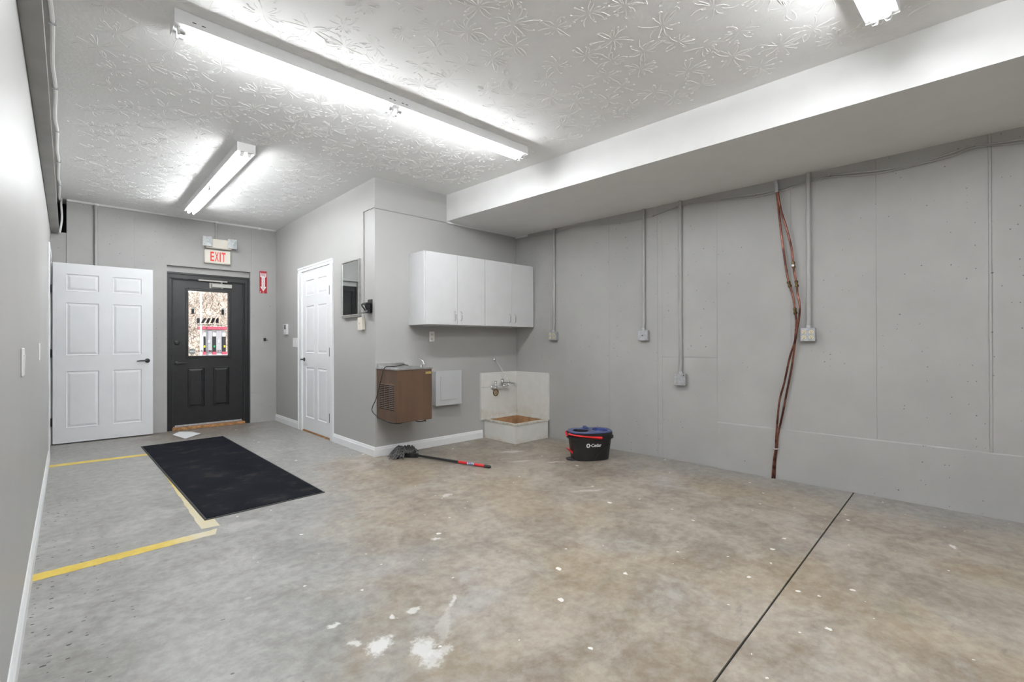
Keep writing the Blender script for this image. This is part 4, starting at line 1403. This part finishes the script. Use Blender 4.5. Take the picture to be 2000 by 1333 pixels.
pa = [(1516.4, 372), (1522.6, 428), (1529, 479.5), (1535.4, 525), (1540.3, 551), (1549.7, 582), (1552.5, 605), (1555.4, 627.7), (1554, 650), (1551.6, 680.8), (1545.6, 721.6), (1536, 769.6), (1528.8, 808), (1520.4, 846.5), (1517.2, 875), (1514, 904), (1513, 935)]
pb = [(1518.3, 372), (1525.5, 411), (1536.9, 448), (1546, 485), (1549.5, 515), (1551.5, 533), (1556, 556.5), (1558, 576), (1562, 596), (1561, 619), (1556.8, 642), (1552.5, 667), (1542, 700), (1532.4, 745.6), (1522.8, 781.7), (1518.5, 820), (1515.8, 856), (1515.4, 875.3), (1511.5, 899), (1508.5, 934)]
m_offa = [.020] * 6 + [.022] * 5 + [.016] * 6
m_offb = [.042] * 2 + [.034] + [.026] * 5 + [.040] * 4 + [.034] * 4 + [.030] * 2 + [.022] * 2
m_offa[13:] = [.014, .012, .012, .014]
for nm, lab, pts, offs, fits in (('copper_pipe', 'copper pipe with two brass couplings, left of the pair at mid-height', pa, m_offa, (4.35, 6.2)),
                                 ('copper_pipe', 'copper pipe with small brass valve, right of the pair at mid-height', pb, m_offb, (4.3, 6.1))):
    P = pipe_path(pts, offs)
    if P[-1].z != 0:
        P[-1].z = .0
    t = thing(nm, lab, 'pipe', (P[-1].x, P[-1].y, 0), 'copper pipes on the right wall')
    sp = smooth_path(P, 5)
    obj('tubing', MB().tube(sp, .0078, 10), m_copper, t, smooth=True)
    for f in fits:
        i = int(f * 5)
        a, b = sp[i], sp[i + 1]
        d = (b - a).normalized()
        mb = MB()
        mb.lathe([(.009, -.034), (.0135, -.030), (.0135, -.016), (.010, -.013), (.010, .0), (.0145, .002), (.0145, .016), (.009, .020)], a, d, 6)
        obj('coupling', mb, m_brass, t)
    top = P[0]
    mb = MB()
    mb.tube([(top.x, top.y, top.z - .015), (top.x - .004, top.y + .006, 2.452)], .0098, 10)
    obj('sleeve', mb, m_galv, t, smooth=True, label='grey metal sleeve at the soffit')
    if pts is pb:
        i = int(4.3 * 5)
        obj('valve_stem', MB().lathe([(.006, 0), (.006, .016), (.010, .017), (.010, .022)], sp[i], RN, 10), m_white_plastic, t)
# pipe clamp
cpt = rwp(1516.5, 876, .0)
t = thing('pipe_clamp', 'small metal clamp holding both copper pipes low on the wall', 'clamp', tuple(cpt))
cu_ = (rxf.inverted() @ cpt)
obj('strap', MB(rxf).tube([(cu_.x - .022, .003, cu_.z), (cu_.x - .014, .030, cu_.z), (cu_.x, .041, cu_.z), (cu_.x + .014, .030, cu_.z), (cu_.x + .022, .003, cu_.z)], .005, 8), m_galv, t)
obj('ear', MB(rxf).box(cu_.x + .018, cu_.x + .042, 0, .004, cu_.z - .007, cu_.z + .007), m_galv, t)

# cable slung along the top of the wall
cp = [(1032, 463), (1080, 455), (1130, 441), (1210, 435), (1275, 421), (1330, 401), (1390, 391), (1475, 380), (1520, 370), (1580, 352), (1620, 342), (1700, 335), (1760, 326), (1820, 311), (1860, 298), (1900, 284), (1940, 281), (2000, 272), (2100, 262)]
t = thing('wall_cable', 'grey cable sagging along the top of the right wall', 'cable', tuple(rwp(1500, 375, 0)))
CP = [rwp(x, y, .012) for x, y in cp]
CP = [Vector((v.x, v.y, min(v.z, 2.452))) for v in CP]
obj('cable', MB().tube(smooth_path(CP, 4), .0065, 8), m_conduit, t, smooth=True)
CP2 = [v + Vector((0, 0, -.016 - .006 * math.sin(i * 1.9))) for i, v in enumerate(CP)]
obj('cable', MB().tube(smooth_path(CP2[6:], 4), .005, 8), m_conduit, t, smooth=True)
for i in (3, 4, 7, 10, 15):
    c = CP[i]
    obj('clip', MB().tube([c - RN * .012, c + RN * .014], .011, 8), m_conduit, t)

# ================================================================== LEFT SIDE: BEAM, WIRES, SWITCHES
t = thing('steel_beam', 'grey steel beam running along the top of the left wall', 'beam', (XL, 2.4, 2.375))
bz0 = 2.378
obj('bottom_flange', MB().box(XL, -.066, YR, YB + .16, bz0, bz0 + .011), m_beam, t, bevel=.002)
obj('web', MB().box(XL, XL + .012, YR, YB + .16, bz0 + .011, ZC - .012), m_beam_web, t)
obj('top_flange', MB().box(XL, -.066, YR, YB + .16, ZC - .012, ZC - .001), m_beam, t)
t = thing('ceiling_cable', 'white cable drooping between clips beside the steel beam', 'cable', (-.052, 4.0, 2.74))
pts = []
yy = YR + .02
k = 0
while yy < 7.3:
    pts.append((-.055, yy, ZC - .012))
    pts.append((-.062, yy + .42, ZC - .05 - .02 * math.sin(k * 2.3)))
    yy += .84
    k += 1
pts += [(-.05, 7.33, ZC - .02), (-.05, 7.395, 2.70), (-.044, 7.40, 2.55), (-.056, 7.395, 2.42), (-.064, 7.36, 2.372)]
obj('cable', MB().tube(smooth_path(pts, 4), .0095, 8), m_white_plastic, t, smooth=True)
for q in range(k):
    obj('clip', MB().box(-.070, -.040, YR + .02 + q * .84 - .006, YR + .02 + q * .84 + .006, ZC - .026, ZC), m_galv, t)
xf = frame((XL, 0, 0), (0, 1, 0), (1, 0, 0))
switch_plate('light_switch', 'white switch plate on the left wall nearest the viewer', xf, 2.70, 2.815, .998, 1.112, 2)
switch_plate('light_switch', 'white switch plate on the left wall nearer the open door', xf, 4.262, 4.335, 1.020, 1.134, 1)

# ================================================================== FLOOR THINGS
# yellow lines
def ragged(pts_a, pts_b, n=40, amp=.0035):
    """strip between two edges, slightly wavering edges"""
    mb = MB()
    for i in range(n + 1):
        s = i / n
        for (p, q) in (pts_a, pts_b):
            v = Vector(p).lerp(Vector(q), s)
            v += Vector((random.uniform(-amp, amp), random.uniform(-amp, amp), 0))
            mb.v.append(Vector((v.x, v.y, .0009)))
    mb.f = [(2 * i, 2 * i + 2, 2 * i + 3, 2 * i + 1) for i in range(n)]
    return mb


for lab, a, b in (('yellow floor line running from the left wall to the mat\'s far end', ((-.121, 6.155, 0), (.60, 6.105, 0)), ((-.121, 6.045, 0), (.60, 6.01, 0))),
                  ('yellow floor line in front, running from the left wall', ((-.121, 3.298, 0), (.67, 3.345, 0)), ((-.121, 3.205, 0), (.64, 3.255, 0))),
                  ('worn yellow floor line running under the black mat', ((.592, 3.40, 0), (.625, 6.02, 0)), ((.690, 3.385, 0), (.720, 6.02, 0)))):
    o = obj('floor_line', ragged(a, b), m_yellow)
    tag(o, lab, 'floor line', 'yellow painted floor lines')

# mat
t = thing('floor_mat', 'long black entrance mat with dark navy pile on the floor', 'mat', (1.0, 5.07, 0))
mc = [Vector(p) for p in ((.584, 6.545, 0), (.638, 3.546, 0), (1.420, 3.587, 0), (1.380, 6.592, 0))]
ctr = sum(mc, Vector()) / 4
def inset(d):
    out = []
    for i in range(4):
        p, a, b = mc[i], mc[i - 1], mc[(i + 1) % 4]
        out.append(p + (a - p).normalized() * d + (b - p).normalized() * d)
    return out


r0, r1, r2 = inset(0), inset(.004), inset(.014)
mb = MB()
Z = lambda r, z: [Vector((p.x, p.y, z)) for p in r]
mb.loft([Z(r0, .0012), Z(r0, .0035), Z(r1, .006), Z(r2, .006)], caps=False)
mb.f.append((0, 1, 2, 3))
obj('rubber_border', mb, m_rubber, t)
mb = MB()
mb.loft([Z(r2, .003), Z(r2, .0085), Z(inset(.020), .0095)], caps=True)
obj('pile', mb, m_pile, t)

# paper
mb = MB()
pp = [onz(337, 850.5), onz(350, 845.5), onz(374, 844), onz(392, 849), onz(362, 858)]
pz = (.004, .012, .003, .010, .003)
mb.add([(p.x, p.y, z) for p, z in zip(pp, pz)] + [(p.x, p.y, z + .0006) for p, z in zip(pp, pz)], [(0, 1, 2, 3, 4), (5, 6, 7, 8, 9)] + [(i, (i + 1) % 5, 5 + (i + 1) % 5, 5 + i) for i in range(5)])
o = obj('paper_sheet', mb, m_paper, origin=(1.05, 7.05, 0))
tag(o, 'crumpled white paper on the floor before the exit door', 'paper')

# mop
H0, H1 = Vector((2.47, 4.135, .026)), Vector((2.768, 3.245, .015))
t = thing('mop', 'mop with grey strands and black-red handle lying on the floor', 'mop', (2.47, 4.135, 0))
d = (H1 - H0)
L = d.length
d.normalize()
sd = Vector((-d.y, d.x, 0))
mb = MB()
for k in range(150):
    a = random.uniform(-1.35, 1.35)
    rr = random.uniform(.11, .20)
    o0 = H0 + d * random.uniform(-.03, .04) + sd * random.uniform(-.025, .025) + Vector((0, 0, random.uniform(0.0, .035)))
    dirv = (-d * math.cos(a) + sd * math.sin(a))
    mid = o0 + dirv * rr * .5 + Vector((0, 0, random.uniform(.01, .045)))
    end = o0 + dirv * rr
    end.z = random.uniform(.004, .03)
    if a < -.2 and random.random() < .4:
        end += d * .06
    mb.tube(smooth_path([o0, mid, end], 3), .0048, 5)
mop_m = NT('grey_mop_yarn')
pf = mop_m.noise(mop_m.pos(), 120, 3)
mop_m.base(mop_m.mix(mop_m.smooth(pf, .4, .6), (.022, .022, .024), (.19, .185, .185)), .9)
for v in mb.v:
    v.z = max(v.z, .001)
    v.y = min(v.y, YC - .02)
obj('strands', mb, mop_m.m, t, kind='stuff', label='grey and black yarn strands')
mb = MB()
mb.loft([[H0 + sd * (x * w) + Vector((0, 0, z)) + d * s for x, z in ((-1, -.018), (1, -.018), (1, .020), (-1, .020))] for s, w in ((-.02, .045), (.05, .035), (.085, .016), (.11, .013))])
obj('socket', mb, m_black, t, bevel=.004)
mb = MB()
mb.tube([H0 + d * .10, H0 + d * (L * .64)], .0115, 12)
obj('shaft', mb, m_black, t, smooth=True)
mb = MB()
mb.tube([H0 + d * (L * .63), H0 + d * (L * .935)], .0128, 12)
gp = obj('red_grip', mb, m_red, t, smooth=True)
mb = MB()
mb.tube([H0 + d * (L * .735), H0 + d * (L * .815)], .0132, 12)
obj('grip_label', mb, plain('mop_label', (.32, .34, .50), .5, var=.8, vscale=45), gp, smooth=True)
mb = MB()
mb.tube([H0 + d * (L * .93), H0 + d * (L * .985), H0 + d * L], [.0138, .0138, .009], 12)
obj('end_grip', mb, m_rubber, t, smooth=True)

# bucket
BC = Vector((3.705, 2.865, 0))
ba = math.radians(-31)
BU = Vector((math.cos(ba), math.sin(ba), 0))
BW = Vector((math.sin(ba), -math.cos(ba), 0))       # towards the camera side
bxf = frame(BC, BU, BW)
t = thing('mop_bucket', 'black spin mop bucket with blue lid, red handle and pedal', 'bucket', BC)
NS = 48
EXN = 2.9


def oval(a, b, z, n=NS, e=EXN, cx=0.0):
    out = []
    for k in range(n):
        an = 2 * math.pi * k / n
        ca, sa = math.cos(an), math.sin(an)
        out.append((cx + a * abs(ca) ** (2 / e) * (1 if ca >= 0 else -1), b * abs(sa) ** (2 / e) * (1 if sa >= 0 else -1), z))
    return out


def ab(z):           # half-lengths of the body at height z
    s = z / .235
    return .180 + .030 * s, .108 + .024 * s


mb = MB(bxf)
rings = [oval(*ab(0), .0)]
rings[0] = oval(.174, .102, .0)
for z in (.006, .03, .08, .13, .18, .205):
    rings.append(oval(*ab(z), z))
rings += [oval(.224, .147, .208), oval(.226, .149, .230), oval(.216, .139, .232), oval(.216, .139, .263), oval(.206, .130, .263), oval(.20, .124, .20), oval(.170, .10, .02)]
mb.loft(rings, caps=True)
body = obj('body', mb, m_bucket, t, smooth=True)


def bsurf(x, z):
    a, b = ab(z)
    return b * max(0.0, 1 - abs(x / a) ** EXN) ** (1 / EXN)


# raised diagonal rib on the front
mb = MB(bxf)
rp = [(.165, .150), (.125, .135), (.090, .112), (.055, .082), (.025, .045), (.005, .008)]
mb.tube([(x, bsurf(x, z) + .0005, z) for x, z in rp], .0055, 8)
obj('front_rib', mb, m_bucket, body, smooth=True)
x0t, x1t, z0t, z1t = -.018, .128, .128, .158
wf = lambda x, z: bsurf(x, z) + .0014
mb = MB(bxf)       # ring of the emblem and the dash
ring = []
cxo, czo = -.062, .152
for k in range(24):
    an = 2 * math.pi * k / 24
    for rx, rz in ((.0185, .0205), (.0078, .0120)):
        x, z = cxo + rx * math.cos(an), czo + rz * math.sin(an)
        ring.append((x, wf(x, z), z))
mb.add(ring, [(2 * k, (2 * k + 2) % 48, (2 * k + 3) % 48, 2 * k + 1) for k in range(24)])
mb.add([(x, wf(x, z), z) for x, z in ((-.040, .148), (-.032, .148), (-.032, .155), (-.040, .155))], [(0, 1, 2, 3)])
obj('emblem', mb, m_whiteprint, body)
obj('lettering', text_mb('Cedar', bxf, -.030, .070, .1370, .1690, warp=wf, bold=.025), m_whiteprint, body)
# blue lid with a wringer opening and a pouring recess
zl = .265
lid_out = oval(.212, .136, zl)
lid_top = oval(.206, .130, zl + .014)
mb = MB(bxf)
hole = [(-.088 + .088 * math.cos(2 * math.pi * k / NS), .088 * math.sin(2 * math.pi * k / NS), zl + .012) for k in range(NS)]
rec = oval(.078, .092, zl + .010, e=2.4, cx=.104)
bm_v = []
# the deck is a ring of quads split between the two openings: left half round the hole, right half round the recess
def half_deck(openpts, cx, side):
    n = 40
    vs, fs = [], []
    for k in range(n):
        an = 2 * math.pi * k / n
        ca, sa = math.cos(an), math.sin(an)
        # outer boundary: lid outline clipped at x = .012
        lo, hi = 0.0, .5
        for _ in range(30):
            m_ = (lo + hi) / 2
            x, y = cx + m_ * ca, m_ * sa
            ins = (abs(x) / .208) ** EXN + (abs(y) / .132) ** EXN < 1 and ((x < .012) if side < 0 else (x > .012))
            lo, hi = (m_, hi) if ins else (lo, m_)
        vs.append((cx + lo * ca, lo * sa, zl + .014))
        rx, ry = openpts
        vs.append((cx + rx * ca, ry * sa, zl + .012))
        vs.append((cx + rx * .98 * ca, ry * .98 * sa, zl + .007))
    for k in range(n):
        q = (k + 1) % n
        fs.append((3 * k, 3 * q, 3 * q + 1, 3 * k + 1))
        fs.append((3 * k + 1, 3 * q + 1, 3 * q + 2, 3 * k + 2))
    mb.add(vs, fs)
    return [v for v in vs[2::3]]


h1 = half_deck((.076, .088), -.092, -1)
h2 = half_deck((.076, .098), .106, 1)
mb.loft([lid_out, oval(.212, .136, zl + .008), oval(.208, .132, zl + .014)], caps=False)
lid = obj('lid', mb, m_blue, t, smooth=True)
mb = MB(bxf)
c2 = Vector((.106, 0, 0))
mb.loft([h2, [(.106 + (x - .106) * .85, y * .85, zl - .006) for x, y, z in h2]], caps=False)
mb.f.append(tuple(range(len(h2), 2 * len(h2))))
obj('pour_tray', mb, plain('dark_blue_plastic', (.025, .04, .16), .25, var=.2), lid, smooth=True)
mb = MB(bxf)
mb.loft([h1, [(-.092 + (x + .092) * .86, y * .86, .13) for x, y, z in h1]], caps=False)
mb.f.append(tuple(range(len(h1), 2 * len(h1))))
obj('wringer_basket', mb, m_bucket, lid, smooth=True)
mb = MB(bxf)
mb.loft([[(x, -.128, z) for x, z in ((-.028, zl + .012), (.016, zl + .012), (.010, zl + .034), (-.022, zl + .034))], [(x, -.075, z) for x, z in ((-.020, zl + .012), (.022, zl + .012), (.020, zl + .022), (-.018, zl + .022))]])
obj('lid_tab', mb, m_blue, lid, bevel=.004, seg=2)
obj('splash_mark', MB(bxf).box(.06, .10, .085, .092, zl + .002, zl + .012), m_red, lid)
# red bail handle folded down round the left end
mb = MB(bxf)
hp = []
for k in range(21):
    an = math.pi / 2 + math.pi * k / 20
    x = .06 + .290 * abs(math.cos(an)) ** (2 / 3.0) * -1
    y = .159 * abs(math.sin(an)) ** (2 / 3.0) * (1 if math.sin(an) >= 0 else -1)
    hp.append((x, y,   .226 + .030 * (k - 10 and min(1.0, abs(.06 - x) / .29)) * 1.0))
mb.tube(hp, [.014, .011] + [.0085] * 17 + [.011, .014], 10)
obj('bail_handle', mb, m_red, t, smooth=True)
# foot pedal
mb = MB(bxf)
mb.prism([(-.145, -.035, .060), (-.150, -.035, .030), (-.226, -.024, .098), (-.236, -.022, .112), (-.228, -.022, .116)], (0, .07, 0))
obj('pedal', mb, m_red, t, bevel=.004, seg=2)
mb = MB(bxf)
mb.loft([[(x, y, z) for x, y in ((-.140, -.06), (-.200, -.055), (-.232, -.03), (-.238, 0), (-.232, .03), (-.200, .055), (-.140, .06))] for z in (0.0, .016)])
mb.tube([(-.150, .05, .012), (-.160, .05, .05)], .012, 8)
mb.tube([(-.150, -.05, .012), (-.160, -.05, .05)], .012, 8)
obj('pedal_base', mb, m_bucket, t, bevel=.003)
obj('pedal_pin', MB(bxf).lathe([(.006, 0), (.006, .006)], (-.150, .060, .040), (0, 1, 0), 10), m_whiteprint, t)
